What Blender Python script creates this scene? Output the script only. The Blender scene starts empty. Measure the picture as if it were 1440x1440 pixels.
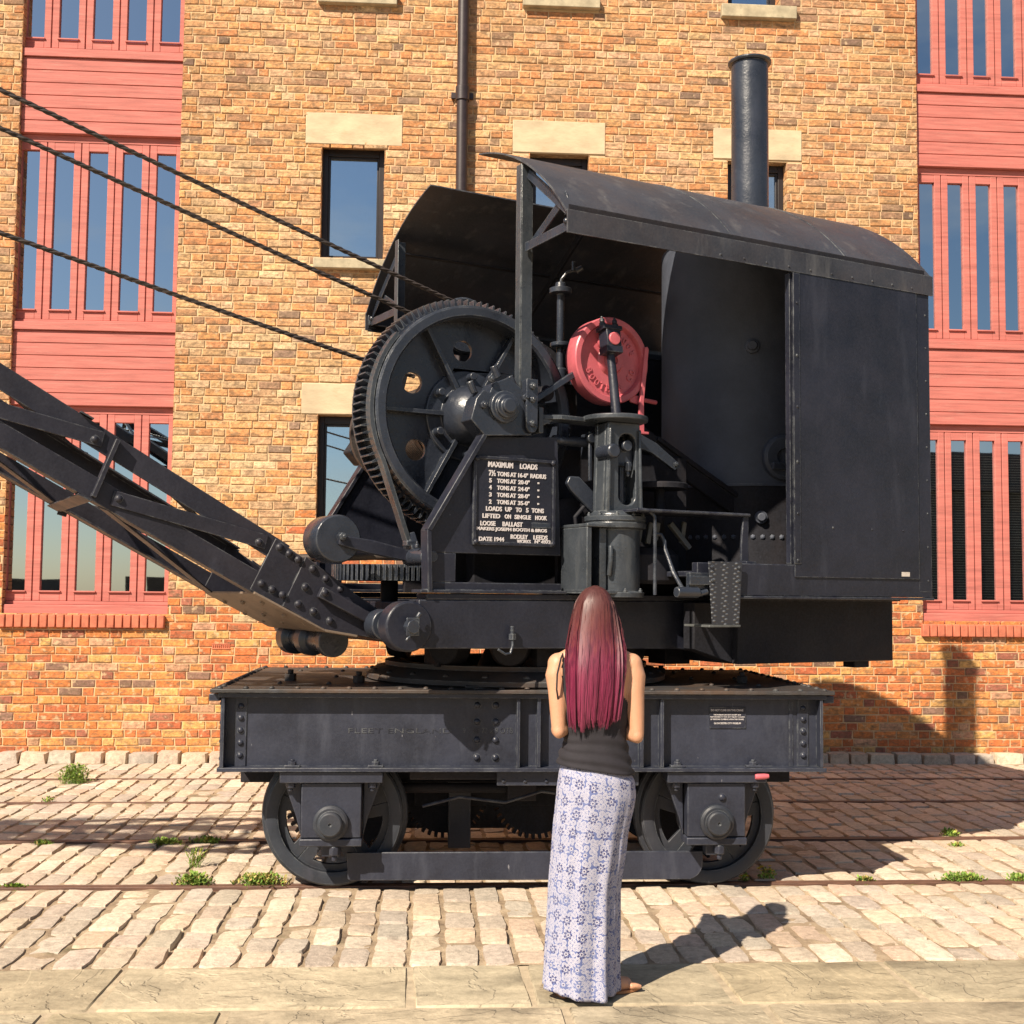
import bpy, bmesh, math, random
from math import sin, cos, pi, radians, sqrt, atan2
from mathutils import Vector, Matrix
random.seed(7)
sc = bpy.context.scene
COL = sc.collection

# ------------------------------------------------------------------ camera
YAW, PITCH, ROLL, EYE, FOC = radians(3.8), radians(3.8), radians(0.55), 1.6, 1726.0
F_ = Vector((sin(YAW)*cos(PITCH), cos(YAW)*cos(PITCH), sin(PITCH)))
R0 = Vector((cos(YAW), -sin(YAW), 0)); U0 = R0.cross(F_)
R_ = R0*cos(ROLL) + U0*sin(ROLL); U_ = U0*cos(ROLL) - R0*sin(ROLL)
cam = bpy.data.cameras.new('camera'); co = bpy.data.objects.new('camera', cam); COL.objects.link(co)
co.matrix_world = Matrix(((R_.x, U_.x, -F_.x, 0), (R_.y, U_.y, -F_.y, 0), (R_.z, U_.z, -F_.z, EYE), (0, 0, 0, 1)))
cam.sensor_width = 36; cam.lens = 36*FOC/1440; cam.clip_end = 3000; cam.clip_start = 0.05
sc.camera = co

def on_wall(px, py, Y):            # measuring helper: where a sight line meets the plane y = Y
    d = F_ + R_*((px-720)/FOC) - U_*((py-720)/FOC)
    t = Y/d.y
    return d.x*t, EYE + d.z*t
def on_ground(px, py, z=0.0):
    d = F_ + R_*((px-720)/FOC) - U_*((py-720)/FOC)
    t = (z-EYE)/d.z
    return d.x*t, d.y*t

# ------------------------------------------------------------------ light
SUN_EL, SUN_AZ = radians(42.5), radians(40.0)     # light travels towards +x sin(az), +y cos(az)
sd = Vector((sin(SUN_AZ)*cos(SUN_EL), cos(SUN_AZ)*cos(SUN_EL), -sin(SUN_EL)))
sl = bpy.data.lights.new('sun', 'SUN'); sl.energy = 5.0; sl.angle = radians(0.53); sl.color = (1.0, 0.87, 0.70)
so = bpy.data.objects.new('sun', sl); COL.objects.link(so)
so.rotation_euler = sd.to_track_quat('-Z', 'Y').to_euler()
w = bpy.data.worlds.new('World'); sc.world = w; w.use_nodes = True
nt = w.node_tree; nt.nodes.clear()
def N(t, typ, **kw):
    n = t.nodes.new(typ)
    for k, v in kw.items():
        if k.startswith('i_'):
            n.inputs[k[2:].replace('_', ' ')].default_value = v
        else: setattr(n, k, v)
    return n
out = N(nt, 'ShaderNodeOutputWorld'); bg = N(nt, 'ShaderNodeBackground')
sky = N(nt, 'ShaderNodeTexSky', sky_type='NISHITA', sun_disc=False, sun_elevation=SUN_EL, sun_rotation=SUN_AZ+pi, air_density=1.0, dust_density=0.5, ozone_density=2.0)
tc = N(nt, 'ShaderNodeTexCoord'); mp = N(nt, 'ShaderNodeMapping'); mp.inputs['Scale'].default_value = (1.4, 1.4, 3.6)
nz = N(nt, 'ShaderNodeTexNoise', i_Scale=1.7, i_Detail=7.0, i_Roughness=0.58)
cr = N(nt, 'ShaderNodeValToRGB'); cr.color_ramp.elements[0].position = 0.47; cr.color_ramp.elements[1].position = 0.70
cr.color_ramp.elements[0].color = (0, 0, 0, 1); cr.color_ramp.elements[1].color = (0.8, 0.8, 0.8, 1)
mx = N(nt, 'ShaderNodeMix', data_type='RGBA'); mx.inputs['B'].default_value = (7.0, 6.9, 6.7, 1)
nt.links.new(tc.outputs['Generated'], mp.inputs['Vector']); nt.links.new(mp.outputs[0], nz.inputs['Vector'])
nt.links.new(nz.outputs['Fac'], cr.inputs[0]); nt.links.new(cr.outputs[0], mx.inputs['Factor'])
nt.links.new(sky.outputs[0], mx.inputs['A']); nt.links.new(mx.outputs['Result'], bg.inputs[0])
bg.inputs[1].default_value = 0.05
nt.links.new(bg.outputs[0], out.inputs[0])
vs = sc.view_settings; vs.view_transform = 'Standard'; vs.look = 'None'; vs.gamma = 1; vs.exposure = 0.84; vs.use_curve_mapping = False
sc.cycles.max_bounces = 8; sc.cycles.use_denoising = True

# ------------------------------------------------------------------ materials
def mat(name):
    m = bpy.data.materials.new(name); m.use_nodes = True; t = m.node_tree
    return m, t, t.nodes['Principled BSDF']
def ramp(t, fac, stops):
    r = N(t, 'ShaderNodeValToRGB'); e = r.color_ramp.elements
    while len(e) < len(stops): e.new(0.5)
    for i, (p, c) in enumerate(stops):
        e[i].position = p; e[i].color = (c[0], c[1], c[2], 1) if hasattr(c, '__len__') else (c, c, c, 1)
    t.links.new(fac, r.inputs[0]); return r.outputs[0]
def noise(t, scale, detail=4, rough=0.55, vec=None, sx=None, coord='Object'):
    n = N(t, 'ShaderNodeTexNoise', i_Scale=scale, i_Detail=detail, i_Roughness=rough)
    if vec is None:
        c = N(t, 'ShaderNodeTexCoord'); vec = c.outputs[coord]
    if sx:
        m = N(t, 'ShaderNodeMapping'); m.inputs['Scale'].default_value = sx; t.links.new(vec, m.inputs[0]); vec = m.outputs[0]
    t.links.new(vec, n.inputs['Vector']); return n.outputs['Fac']
def mixc(t, fac, a, b, mode='MIX'):
    m = N(t, 'ShaderNodeMix', data_type='RGBA', blend_type=mode)
    for s, v in (('Factor', fac), ('A', a), ('B', b)):
        if hasattr(v, 'is_linked'): t.links.new(v, m.inputs[s])
        elif s == 'Factor': m.inputs[s].default_value = v
        else: m.inputs[s].default_value = (v[0], v[1], v[2], 1)
    return m.outputs['Result']
def bump(t, b, h, strength, dist=0.01, chain=None):
    n = N(t, 'ShaderNodeBump'); n.inputs['Strength'].default_value = strength; n.inputs['Distance'].default_value = dist
    t.links.new(h, n.inputs['Height'])
    if chain is not None: t.links.new(chain, n.inputs['Normal'])
    t.links.new(n.outputs[0], b.inputs['Normal']); return n.outputs[0]

def black_paint(name, base=(0.0110, 0.0125, 0.0215), lo=0.32, hi=0.52, rust=0.0, dust=0.4, flecks=0.6, grain=0.25, spec=0.40, wear=0.7, dustc=(0.040, 0.044, 0.062)):
    m, t, b = mat(name)
    n1 = noise(t, 3.0, 6, 0.62)
    c = ramp(t, n1, [(0.3, [v*0.70 for v in base]), (0.7, [v*1.5 for v in base])])
    n2 = noise(t, 9.0, 5, 0.6, sx=(1, 1, 0.22))
    f = ramp(t, n2, [(0.56, 0.0), (0.72, dust)])
    c = mixc(t, f, c, dustc)
    c = mixc(t, ramp(t, noise(t, 75, 3, 0.7), [(0.35, 0.0), (0.75, 0.28)]), c, dustc)
    if rust:
        n3 = noise(t, 1.8, 6, 0.65)
        f3 = ramp(t, n3, [(0.46, 0.0), (0.68, rust)])
        c = mixc(t, f3, c, (0.105, 0.062, 0.038))
    if flecks:
        n4 = noise(t, 34, 3, 0.6, sx=(1, 1, 0.35))
        f4 = ramp(t, n4, [(0.735, 0.0), (0.765, flecks)])
        c = mixc(t, f4, c, (0.26, 0.26, 0.28))
    if wear:                                   # paint rubbed thin along the edges
        bv = N(t, 'ShaderNodeBevel', samples=4); bv.inputs['Radius'].default_value = 0.010
        ge = N(t, 'ShaderNodeNewGeometry'); dp = N(t, 'ShaderNodeVectorMath', operation='DOT_PRODUCT')
        t.links.new(bv.outputs[0], dp.inputs[0]); t.links.new(ge.outputs['Normal'], dp.inputs[1])
        ed = ramp(t, dp.outputs['Value'], [(0.86, 1.0), (0.985, 0.0)])
        nz_ = ramp(t, noise(t, 16, 5, 0.7), [(0.42, 0.0), (0.62, wear)])
        mm = N(t, 'ShaderNodeMath', operation='MULTIPLY'); t.links.new(ed, mm.inputs[0]); t.links.new(nz_, mm.inputs[1])
        c = mixc(t, mm.outputs[0], c, (0.20, 0.215, 0.22))
    t.links.new(c, b.inputs['Base Color'])
    r = ramp(t, noise(t, 6, 5, 0.6), [(0.3, lo), (0.7, hi)]); t.links.new(r, b.inputs['Roughness'])
    b.inputs['Specular IOR Level'].default_value = spec
    bump(t, b, noise(t, 60, 4, 0.6), grain, 0.004, bump(t, b, noise(t, 14, 4, 0.6), 0.22, 0.006, bump(t, b, noise(t, 3.5, 3), 0.16, 0.02)))
    return m
M = {}
M['black'] = black_paint('black_paint')
M['black_lit'] = black_paint('black_paint_lit', base=(0.0195, 0.0225, 0.036), dust=0.6, lo=0.3, hi=0.5, dustc=(0.054, 0.060, 0.082))  # lighter copy of the black, with the truck's squarer sunlight in its colour
M['cast'] = black_paint('black_cast_iron_paint', base=(0.018, 0.0225, 0.033), lo=0.20, hi=0.40, flecks=0.4, grain=0.4, spec=0.62, wear=0.8, dust=0.5)
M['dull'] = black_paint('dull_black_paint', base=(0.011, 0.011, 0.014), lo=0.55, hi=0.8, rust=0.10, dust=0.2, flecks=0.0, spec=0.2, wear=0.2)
M['boom'] = black_paint('boom_black_paint', base=(0.0135, 0.0135, 0.0215), lo=0.38, hi=0.58, rust=0.06, dust=0.3, flecks=0.3)
M['deck'] = black_paint('deck_worn_paint', base=(0.032, 0.028, 0.026), lo=0.5, hi=0.7, rust=0.7, dust=0.6, flecks=0.2)
M['roofp'] = black_paint('roof_weathered_paint', base=(0.027, 0.030, 0.040), lo=0.40, hi=0.58, rust=0.16, dust=0.8, flecks=0.6, dustc=(0.085, 0.086, 0.092))
M['boiler'] = black_paint('boiler_grey_paint', base=(0.058, 0.066, 0.088), lo=0.5, hi=0.7, dust=0.2, flecks=0.0)
M['engine'] = black_paint('engine_grey_black_paint', base=(0.029, 0.035, 0.044), lo=0.22, hi=0.42, flecks=0.5, grain=0.4, spec=0.6, wear=0.9, dust=0.6, dustc=(0.088, 0.094, 0.10))
M['worn'] = black_paint('rubbed_steel', base=(0.065, 0.068, 0.066), lo=0.30, hi=0.46, dust=0.1, flecks=0.3)
M['tyre'] = black_paint('wheel_paint', base=(0.020, 0.025, 0.034), lo=0.38, hi=0.6, rust=0.10, dust=0.6, flecks=0.2)

def painted(name, col, rough=0.5, var=0.25, scale=6, stretch=None, grain=0.15, fade=None):
    m, t, b = mat(name)
    c = ramp(t, noise(t, scale, 5, 0.6, sx=stretch), [(0.28, [v*(1-var) for v in col]), (0.72, [min(1, v*(1+var)) for v in col])])
    if fade: c = mixc(t, ramp(t, noise(t, scale*2.3, 5, 0.65, sx=stretch), [(0.55, 0.0), (0.75, 0.6)]), c, fade)
    t.links.new(c, b.inputs['Base Color']); b.inputs['Roughness'].default_value = rough
    bump(t, b, noise(t, scale*8, 4, 0.6, sx=stretch), grain, 0.004)
    return m
M['underp'] = painted('bounce_tinted_steel', (0.155, 0.115, 0.085), 0.6, 0.3, 4, None, 0.3, fade=(0.05, 0.042, 0.04))  # tan of light bounced up under the boom foot, put into the colour
M['red'] = painted('red_wheel_paint', (0.50, 0.110, 0.135), 0.38, 0.18, 9, fade=(0.60, 0.16, 0.16))
M['timber'] = painted('red_stained_timber', (0.46, 0.140, 0.115), 0.75, 0.26, 6, (0.35, 1, 6), 0.4, fade=(0.50, 0.25, 0.20))
M['groove'] = painted('timber_groove', (0.10, 0.02, 0.018), 0.8, 0.1)
M['stone'] = painted('lintel_sandstone', (0.54, 0.43, 0.28), 0.85, 0.24, 3, (1, 1, 2.2), 0.5, fade=(0.42, 0.31, 0.18))
M['sill'] = painted('weathered_sill_stone', (0.40, 0.34, 0.23), 0.9, 0.3, 9, None, 0.5, fade=(0.2, 0.18, 0.12))
M['wframe'] = painted('dark_window_frame', (0.018, 0.014, 0.015), 0.45, 0.2)
M['pipe'] = painted('downpipe_paint', (0.030, 0.020, 0.022), 0.45, 0.3, 12)
M['rust'] = painted('rusty_rail_steel', (0.12, 0.06, 0.04), 0.6, 0.4, 14, (1, 4, 4), 0.4)
M['rope'] = painted('greased_wire_rope', (0.045, 0.036, 0.032), 0.5, 0.4, 60)
M['white'] = painted('white_letter_paint', (0.62, 0.58, 0.58), 0.6, 0.08, 30)
M['skin'] = painted('skin', (0.50, 0.262, 0.158), 0.5, 0.10, 9)
M['skin'].node_tree.nodes['Principled BSDF'].inputs['Subsurface Weight'].default_value = 0.08
M['skin'].node_tree.nodes['Principled BSDF'].inputs['Subsurface Radius'].default_value = (0.012, 0.005, 0.003)
M['top'] = painted('black_jersey', (0.014, 0.012, 0.017), 0.85, 0.25, 20, None, 0.3)
M['sandal'] = painted('tan_leather', (0.36, 0.16, 0.07), 0.6, 0.2, 20)
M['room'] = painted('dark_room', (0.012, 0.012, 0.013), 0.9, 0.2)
M['blind'] = painted('pale_blind_slat', (0.30, 0.29, 0.27), 0.6, 0.1)
M['sticker'] = painted('paper_label', (0.55, 0.50, 0.45), 0.7, 0.3, 60)
M['eye'] = painted('eye', (0.5, 0.5, 0.5), 0.2, 0.05)

# glass: reflection over a see-through pane
m, t, b = mat('window_glass'); t.nodes.remove(b)
gl = N(t, 'ShaderNodeBsdfGlossy'); gl.inputs['Roughness'].default_value = 0.012; gl.inputs['Color'].default_value = (0.82, 0.92, 0.98, 1)
tp = N(t, 'ShaderNodeBsdfTransparent'); tp.inputs['Color'].default_value = (0.62, 0.68, 0.66, 1)
lw = N(t, 'ShaderNodeValue'); lw.outputs[0].default_value = 0.62
ms = N(t, 'ShaderNodeMixShader')
t.links.new(lw.outputs[0], ms.inputs[0]); t.links.new(tp.outputs[0], ms.inputs[1]); t.links.new(gl.outputs[0], ms.inputs[2])
bn = N(t, 'ShaderNodeBump'); bn.inputs['Strength'].default_value = 0.015; bn.inputs['Distance'].default_value = 0.02
t.links.new(noise(t, 1.6, 2, 0.5), bn.inputs['Height']); t.links.new(bn.outputs[0], gl.inputs['Normal'])
t.links.new(ms.outputs[0], t.nodes['Material Output'].inputs[0]); M['glass'] = m

def attr_mat(name, rough, fine, fine_amt, grain, gdist, stain=None, stain_amt=0.0, stain_scale=6, scale2=None, scale3=None, large=None, stain_sx=None, stain_lo=0.52):
    m, t, b = mat(name)
    a = N(t, 'ShaderNodeAttribute'); a.attribute_name = 'tint'
    f = noise(t, fine, 6, 0.65)
    k = ramp(t, f, [(0.25, 1-fine_amt), (0.75, 1+fine_amt)])
    c = mixc(t, 1.0, a.outputs['Color'], k, 'MULTIPLY')
    if stain:
        s = ramp(t, noise(t, stain_scale, 6, 0.68, sx=stain_sx), [(stain_lo, 0.0), (stain_lo+0.16, stain_amt)])
        c = mixc(t, s, c, stain)
    if scale2:
        s = ramp(t, noise(t, scale2[0], 2, 0.5), [(0.60, 0.0), (0.68, scale2[1])])
        c = mixc(t, s, c, scale2[2])
    if large:
        c = mixc(t, 1.0, c, ramp(t, noise(t, 0.85, 5, 0.6), [(0.34, large[0]), (0.62, large[1])]), 'MULTIPLY')
    if scale3:
        s = ramp(t, noise(t, scale3[0], 4, 0.7), [(0.58, 0.0), (0.70, scale3[1])])
        c = mixc(t, s, c, scale3[2])
    t.links.new(c, b.inputs['Base Color']); b.inputs['Roughness'].default_value = rough
    b.inputs['Specular IOR Level'].default_value = 0.25
    bump(t, b, noise(t, fine*1.3, 6, 0.7), grain, gdist, bump(t, b, noise(t, fine*0.3, 3), grain*0.7, gdist*2))
    return m
M['brick'] = attr_mat('old_brick', 0.9, 30, 0.42, 0.7, 0.012, (0.17, 0.115, 0.07), 0.72, 19, (17, 0.6, (0.62, 0.45, 0.27)), (44, 0.55, (0.12, 0.075, 0.045)), (0.85, 1.08), stain_sx=(0.55, 1, 1.5), stain_lo=0.47)
M['sett'] = attr_mat('granite_sett', 0.75, 30, 0.30, 0.6, 0.010, (0.20, 0.16, 0.13), 0.45, 9, (120, 0.45, (0.66, 0.56, 0.46)), (95, 0.55, (0.17, 0.135, 0.11)), (0.84, 1.05))
M['leaf'] = attr_mat('weed_leaf', 0.6, 30, 0.3, 0.2, 0.003)
M['mortar'] = painted('lime_mortar', (0.57, 0.41, 0.235), 0.95, 0.18, 10, None, 0.5, fade=(0.40, 0.26, 0.14))
# joint dirt with sand and moss
m, t, b = mat('joint_dirt')
c = ramp(t, noise(t, 5, 6, 0.65), [(0.3, (0.14, 0.095, 0.06)), (0.5, (0.33, 0.245, 0.16)), (0.7, (0.48, 0.375, 0.255))])
c = mixc(t, ramp(t, noise(t, 2.3, 5, 0.7), [(0.60, 0.0), (0.72, 0.55)]), c, (0.07, 0.085, 0.025))
t.links.new(c, b.inputs['Base Color']); b.inputs['Roughness'].default_value = 0.95
bump(t, b, noise(t, 80, 5, 0.7), 0.7, 0.01); M['dirt'] = m
# riven flagstone
m, t, b = mat('riven_flagstone')
a = N(t, 'ShaderNodeAttribute'); a.attribute_name = 'tint'
n1 = noise(t, 3.2, 8, 0.62, sx=(1, 2.2, 1)); n2 = noise(t, 30, 6, 0.7)
c = mixc(t, 1.0, a.outputs['Color'], ramp(t, n1, [(0.28, 0.60), (0.5, 1.0), (0.72, 1.28)]), 'MULTIPLY')
c = mixc(t, 1.0, c, ramp(t, n2, [(0.3, 0.78), (0.7, 1.18)]), 'MULTIPLY')
wv = N(t, 'ShaderNodeTexNoise', i_Scale=1.5, i_Detail=5.0, i_Roughness=0.55, i_Distortion=1.2); oc = N(t, 'ShaderNodeTexCoord')
t.links.new(oc.outputs['Object'], wv.inputs['Vector'])
st = ramp(t, wv.outputs['Fac'], [(0.0, 0.0), (0.36, 0.2), (0.37, 0.32), (0.46, 0.4), (0.47, 0.55), (0.56, 0.6), (0.57, 0.75), (0.66, 0.8), (0.67, 0.95), (1.0, 1.0)])
t.links.new(c, b.inputs['Base Color']); b.inputs['Roughness'].default_value = 0.8; b.inputs['Specular IOR Level'].default_value = 0.3
bump(t, b, n2, 0.5, 0.008, bump(t, b, st, 0.8, 0.03)); M['flag'] = m
# checker plate
m, t, b = mat('checker_plate'); u = N(t, 'ShaderNodeTexCoord')
mp = N(t, 'ShaderNodeMapping'); mp.inputs['Rotation'].default_value = (0, radians(38), 0); mp.inputs['Scale'].default_value = (30, 30, 52)
t.links.new(u.outputs['Object'], mp.inputs[0]); vo = N(t, 'ShaderNodeTexVoronoi', i_Scale=1.0, i_Randomness=0.0)
t.links.new(mp.outputs[0], vo.inputs['Vector'])
h = ramp(t, vo.outputs['Distance'], [(0.0, 1.0), (0.42, 0.0)])
c = mixc(t, h, (0.028, 0.03, 0.038), (0.22, 0.235, 0.25)); t.links.new(c, b.inputs['Base Color']); b.inputs['Roughness'].default_value = 0.35
bump(t, b, h, 0.9, 0.006); M['checker'] = m
# hair
m, t, b = mat('dyed_hair'); u = N(t, 'ShaderNodeTexCoord'); sx = N(t, 'ShaderNodeSeparateXYZ'); t.links.new(u.outputs['Object'], sx.inputs[0])
nn = noise(t, 70, 4, 0.7, sx=(1, 1, 0.06)); ad = N(t, 'ShaderNodeMath', operation='MULTIPLY_ADD'); ad.inputs[1].default_value = 0.40
t.links.new(nn, ad.inputs[0]); t.links.new(sx.outputs['Z'], ad.inputs[2])
mr = N(t, 'ShaderNodeMapRange'); mr.inputs['From Min'].default_value = 1.26; mr.inputs['From Max'].default_value = 1.84; t.links.new(ad.outputs[0], mr.inputs['Value'])
c = ramp(t, mr.outputs[0], [(0.0, (0.20, 0.024, 0.062)), (0.28, (0.145, 0.012, 0.044)), (0.50, (0.125, 0.013, 0.037)), (0.66, (0.105, 0.020, 0.026)), (0.82, (0.082, 0.020, 0.019)), (1.0, (0.052, 0.016, 0.014))])
c = mixc(t, 1.0, c, ramp(t, nn, [(0.3, 0.45), (0.7, 1.7)]), 'MULTIPLY')
t.links.new(c, b.inputs['Base Color']); b.inputs['Roughness'].default_value = 0.5; b.inputs['Specular IOR Level'].default_value = 0.55; M['hair'] = m
# printed skirt (uv in metres)
m, t, b = mat('printed_skirt'); uv = N(t, 'ShaderNodeUVMap')
def vnode(op, *ins):
    n = N(t, 'ShaderNodeVectorMath', operation=op)
    for i, v in enumerate(ins):
        if hasattr(v, 'is_linked'): t.links.new(v, n.inputs[i])
        else: n.inputs[i].default_value = v
    return n
def mnode(op, *ins):
    n = N(t, 'ShaderNodeMath', operation=op)
    for i, v in enumerate(ins):
        if hasattr(v, 'is_linked'): t.links.new(v, n.inputs[i])
        else: n.inputs[i].default_value = v
    return n.outputs[0]
def motif(scale, off, rand):
    p = vnode('MULTIPLY_ADD', uv.outputs[0], (scale, scale, 1), off).outputs[0]
    v = N(t, 'ShaderNodeTexVoronoi', voronoi_dimensions='2D', i_Scale=1.0, i_Randomness=rand); t.links.new(p, v.inputs['Vector'])
    dv = vnode('SUBTRACT', p, v.outputs['Position']).outputs[0]
    s = N(t, 'ShaderNodeSeparateXYZ'); t.links.new(dv, s.inputs[0])
    return v.outputs['Distance'], mnode('ARCTAN2', s.outputs['Y'], s.outputs['X']), v.outputs['Color']
wht, lav, blu, nav = (0.44, 0.42, 0.47), (0.22, 0.245, 0.375), (0.105, 0.13, 0.28), (0.036, 0.036, 0.115)
d, an, vc = motif(15.5, (0.2, 0.1, 0), 0.3)
d2, an2, vc2 = motif(46, (0.0, 0.37, 0), 0.5)
c = mixc(t, mnode('GREATER_THAN', mnode('SINE', mnode('MULTIPLY', d2, 26.0)), 0.25), wht, lav)
c = mixc(t, mnode('LESS_THAN', d2, 0.13), c, blu); c = mixc(t, mnode('GREATER_THAN', d2, 0.56), c, blu)
pet = mnode('MULTIPLY_ADD', mnode('ABSOLUTE', mnode('COSINE', mnode('MULTIPLY', an, 3.5))), 0.17, 0.13)
inpet = mnode('LESS_THAN', d, pet)
s3 = N(t, 'ShaderNodeSeparateColor'); t.links.new(vc, s3.inputs[0])
c = mixc(t, inpet, c, mixc(t, mnode('GREATER_THAN', s3.outputs[0], 0.30), blu, nav))
c = mixc(t, mnode('LESS_THAN', d, mnode('MULTIPLY', pet, 0.62)), c, lav)
c = mixc(t, mnode('LESS_THAN', d, 0.11), c, wht)
c = mixc(t, mnode('LESS_THAN', d, 0.055), c, nav)
d4, an4, vc4 = motif(15.5, (0.7, 0.6, 0), 0.3)
s4 = mnode('GREATER_THAN', mnode('SINE', mnode('MULTIPLY', d4, 60.0)), 0.2)
msk = mnode('LESS_THAN', d4, 0.24)
c = mixc(t, mnode('MULTIPLY', msk, s4), c, mixc(t, mnode('LESS_THAN', mnode('ABSOLUTE', mnode('SINE', mnode('MULTIPLY', an4, 6.0))), 0.45), wht, blu))
c = mixc(t, ramp(t, noise(t, 5, 3), [(0.35, 0.0), (0.7, 0.35)]), c, lav)
t.links.new(c, b.inputs['Base Color']); b.inputs['Roughness'].default_value = 0.85; b.inputs['Specular IOR Level'].default_value = 0.2
bump(t, b, noise(t, 220, 2), 0.2, 0.002); M['skirt'] = m
M['flower'] = painted('yellow_petal', (0.65, 0.50, 0.05), 0.6, 0.2, 40)

# ------------------------------------------------------------------ mesh builder
ALPHA = radians(25.0)
CA, SA = cos(ALPHA), sin(ALPHA)
def UPPER(p): return Vector((p[0]*CA + p[1]*SA, p[0]*SA - p[1]*CA, p[2]))     # (along, towards near side, up) of the slewed house
def TRUCK(p): return Vector((p[0], -p[1], p[2]))
def PLAIN(p): return Vector(p)
class MB:
    def __init__(s): s.v, s.f, s.c, s.uv = [], [], [], None
    def add(s, vs, fs, tint=None):
        o = len(s.v); s.v += [tuple(p) for p in vs]; s.f += [tuple(i+o for i in q) for q in fs]
        if tint is not None: s.c += [tint]*len(vs)
        return s
    def box(s, a0, a1, w0, w1, z0, z1):
        vs = [(a, w_, z) for z in (z0, z1) for w_ in (w0, w1) for a in (a0, a1)]
        return s.add(vs, [(0, 1, 3, 2), (4, 6, 7, 5), (0, 4, 5, 1), (2, 3, 7, 6), (0, 2, 6, 4), (1, 5, 7, 3)])
    def prism(s, pts, w0, w1):          # polygon in the (along, up) plane, extruded across
        n = len(pts); vs = [(a, w0, z) for a, z in pts] + [(a, w1, z) for a, z in pts]
        return s.add(vs, [tuple(range(n)), tuple(range(2*n-1, n-1, -1))] + [(i, (i+1) % n, n+(i+1) % n, n+i) for i in range(n)])
    def flat(s, pts, z0, z1):           # polygon in the ground plane, extruded up
        n = len(pts); vs = [(a, b_, z0) for a, b_ in pts] + [(a, b_, z1) for a, b_ in pts]
        return s.add(vs, [tuple(range(n)), tuple(range(2*n-1, n-1, -1))] + [(i, (i+1) % n, n+(i+1) % n, n+i) for i in range(n)])
    def holed(s, outer, hole, w0, w1):  # plate with one opening; both loops have the same number of points
        n = len(outer)
        vs = [(a, w_, z) for w_ in (w0, w1) for lp in (outer, hole) for a, z in lp]
        fs = []
        for i in range(n):
            j = (i+1) % n
            fs += [(i, j, n+j, n+i), (2*n+i, 3*n+i, 3*n+j, 2*n+j), (i, 2*n+i, 2*n+j, j), (n+i, n+j, 3*n+j, 3*n+i)]
        return s.add(vs, fs)
    def pierced(s, outer, holes, w0, w1):
        loops = [outer] + holes
        from mathutils.geometry import tessellate_polygon
        tri = tessellate_polygon([[Vector((a, z, 0)) for a, z in lp] for lp in loops])
        flat = [p for lp in loops for p in lp]; n = len(flat)
        vs = [(a, w0, z) for a, z in flat] + [(a, w1, z) for a, z in flat]; fs = [tuple(t_) for t_ in tri] + [tuple(n+i for i in reversed(t_)) for t_ in tri]
        o = 0
        for lp in loops:
            m_ = len(lp); fs += [(o+i, o+(i+1) % m_, n+o+(i+1) % m_, n+o+i) for i in range(m_)]; o += m_
        return s.add(vs, fs)
    def bar(s, p, q, wid, thk, up=(0, 1, 0)):
        p, q = Vector(p), Vector(q); d = (q-p).normalized(); n_ = Vector(up); n_ = (n_ - d*n_.dot(d)).normalized(); b_ = d.cross(n_)
        vs = [e + b_*(sx*wid/2) + n_*(sy*thk/2) for e in (p, q) for sx, sy in ((-1, -1), (1, -1), (1, 1), (-1, 1))]
        return s.add(vs, [(3, 2, 1, 0), (4, 5, 6, 7)] + [(i, (i+1) % 4, 4+(i+1) % 4, 4+i) for i in range(4)])
    def angle(s, p, q, leg, thk, up=(0, 1, 0), flip=1):   # L section
        p, q = Vector(p), Vector(q); d = (q-p).normalized(); n_ = Vector(up); n_ = (n_ - d*n_.dot(d)).normalized(); b_ = d.cross(n_)*flip
        L = [(0, 0), (leg, 0), (leg, thk), (thk, thk), (thk, leg), (0, leg)]
        vs = [e + b_*x + n_*(-y) for e in (p, q) for x, y in L]
        return s.add(vs, [(0, 1, 2, 3, 4, 5), (11, 10, 9, 8, 7, 6)] + [(i, (i+1) % 6, 6+(i+1) % 6, 6+i) for i in range(6)])
    def lathe(s, prof, o, ax, n=32, caps=True, twist=0.0):
        o, ax = Vector(o), Vector(ax).normalized(); e1 = ax.orthogonal().normalized(); e2 = ax.cross(e1)
        vs, fs = [], []
        for r, h_ in prof:
            for i in range(n):
                t_ = 2*pi*i/n + twist; vs.append(o + ax*h_ + (e1*cos(t_) + e2*sin(t_))*r)
        for k in range(len(prof)-1):
            for i in range(n):
                j = (i+1) % n; fs.append((k*n+i, k*n+j, (k+1)*n+j, (k+1)*n+i))
        if caps: fs += [tuple(range(n-1, -1, -1)), tuple(range((len(prof)-1)*n, len(prof)*n))]
        return s.add(vs, fs)
    def cyl(s, p, q, r, n=20, r2=None):
        p, q = Vector(p), Vector(q); L = (q-p).length
        return s.lathe([(r, 0), (r2 if r2 is not None else r, L)], p, q-p, n)
    def ring(s, o, ax, r0, r1, h_, n=48):
        return s.lathe([(r0, 0), (r1, 0), (r1, h_), (r0, h_), (r0, 0)], o, ax, n, caps=False)
    def dome(s, p, nrm, r, n=8):
        return s.lathe([(r, 0), (r*0.86, r*0.42), (r*0.5, r*0.72), (r*0.12, r*0.82)], p, nrm, n)
    def nut(s, p, nrm, r, h_):
        s.lathe([(r, 0), (r, h_)], p, nrm, 6); pp = Vector(p) + Vector(nrm).normalized()*h_
        return s.lathe([(r*0.5, 0), (r*0.5, h_*0.6)], pp, nrm, 8)
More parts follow.
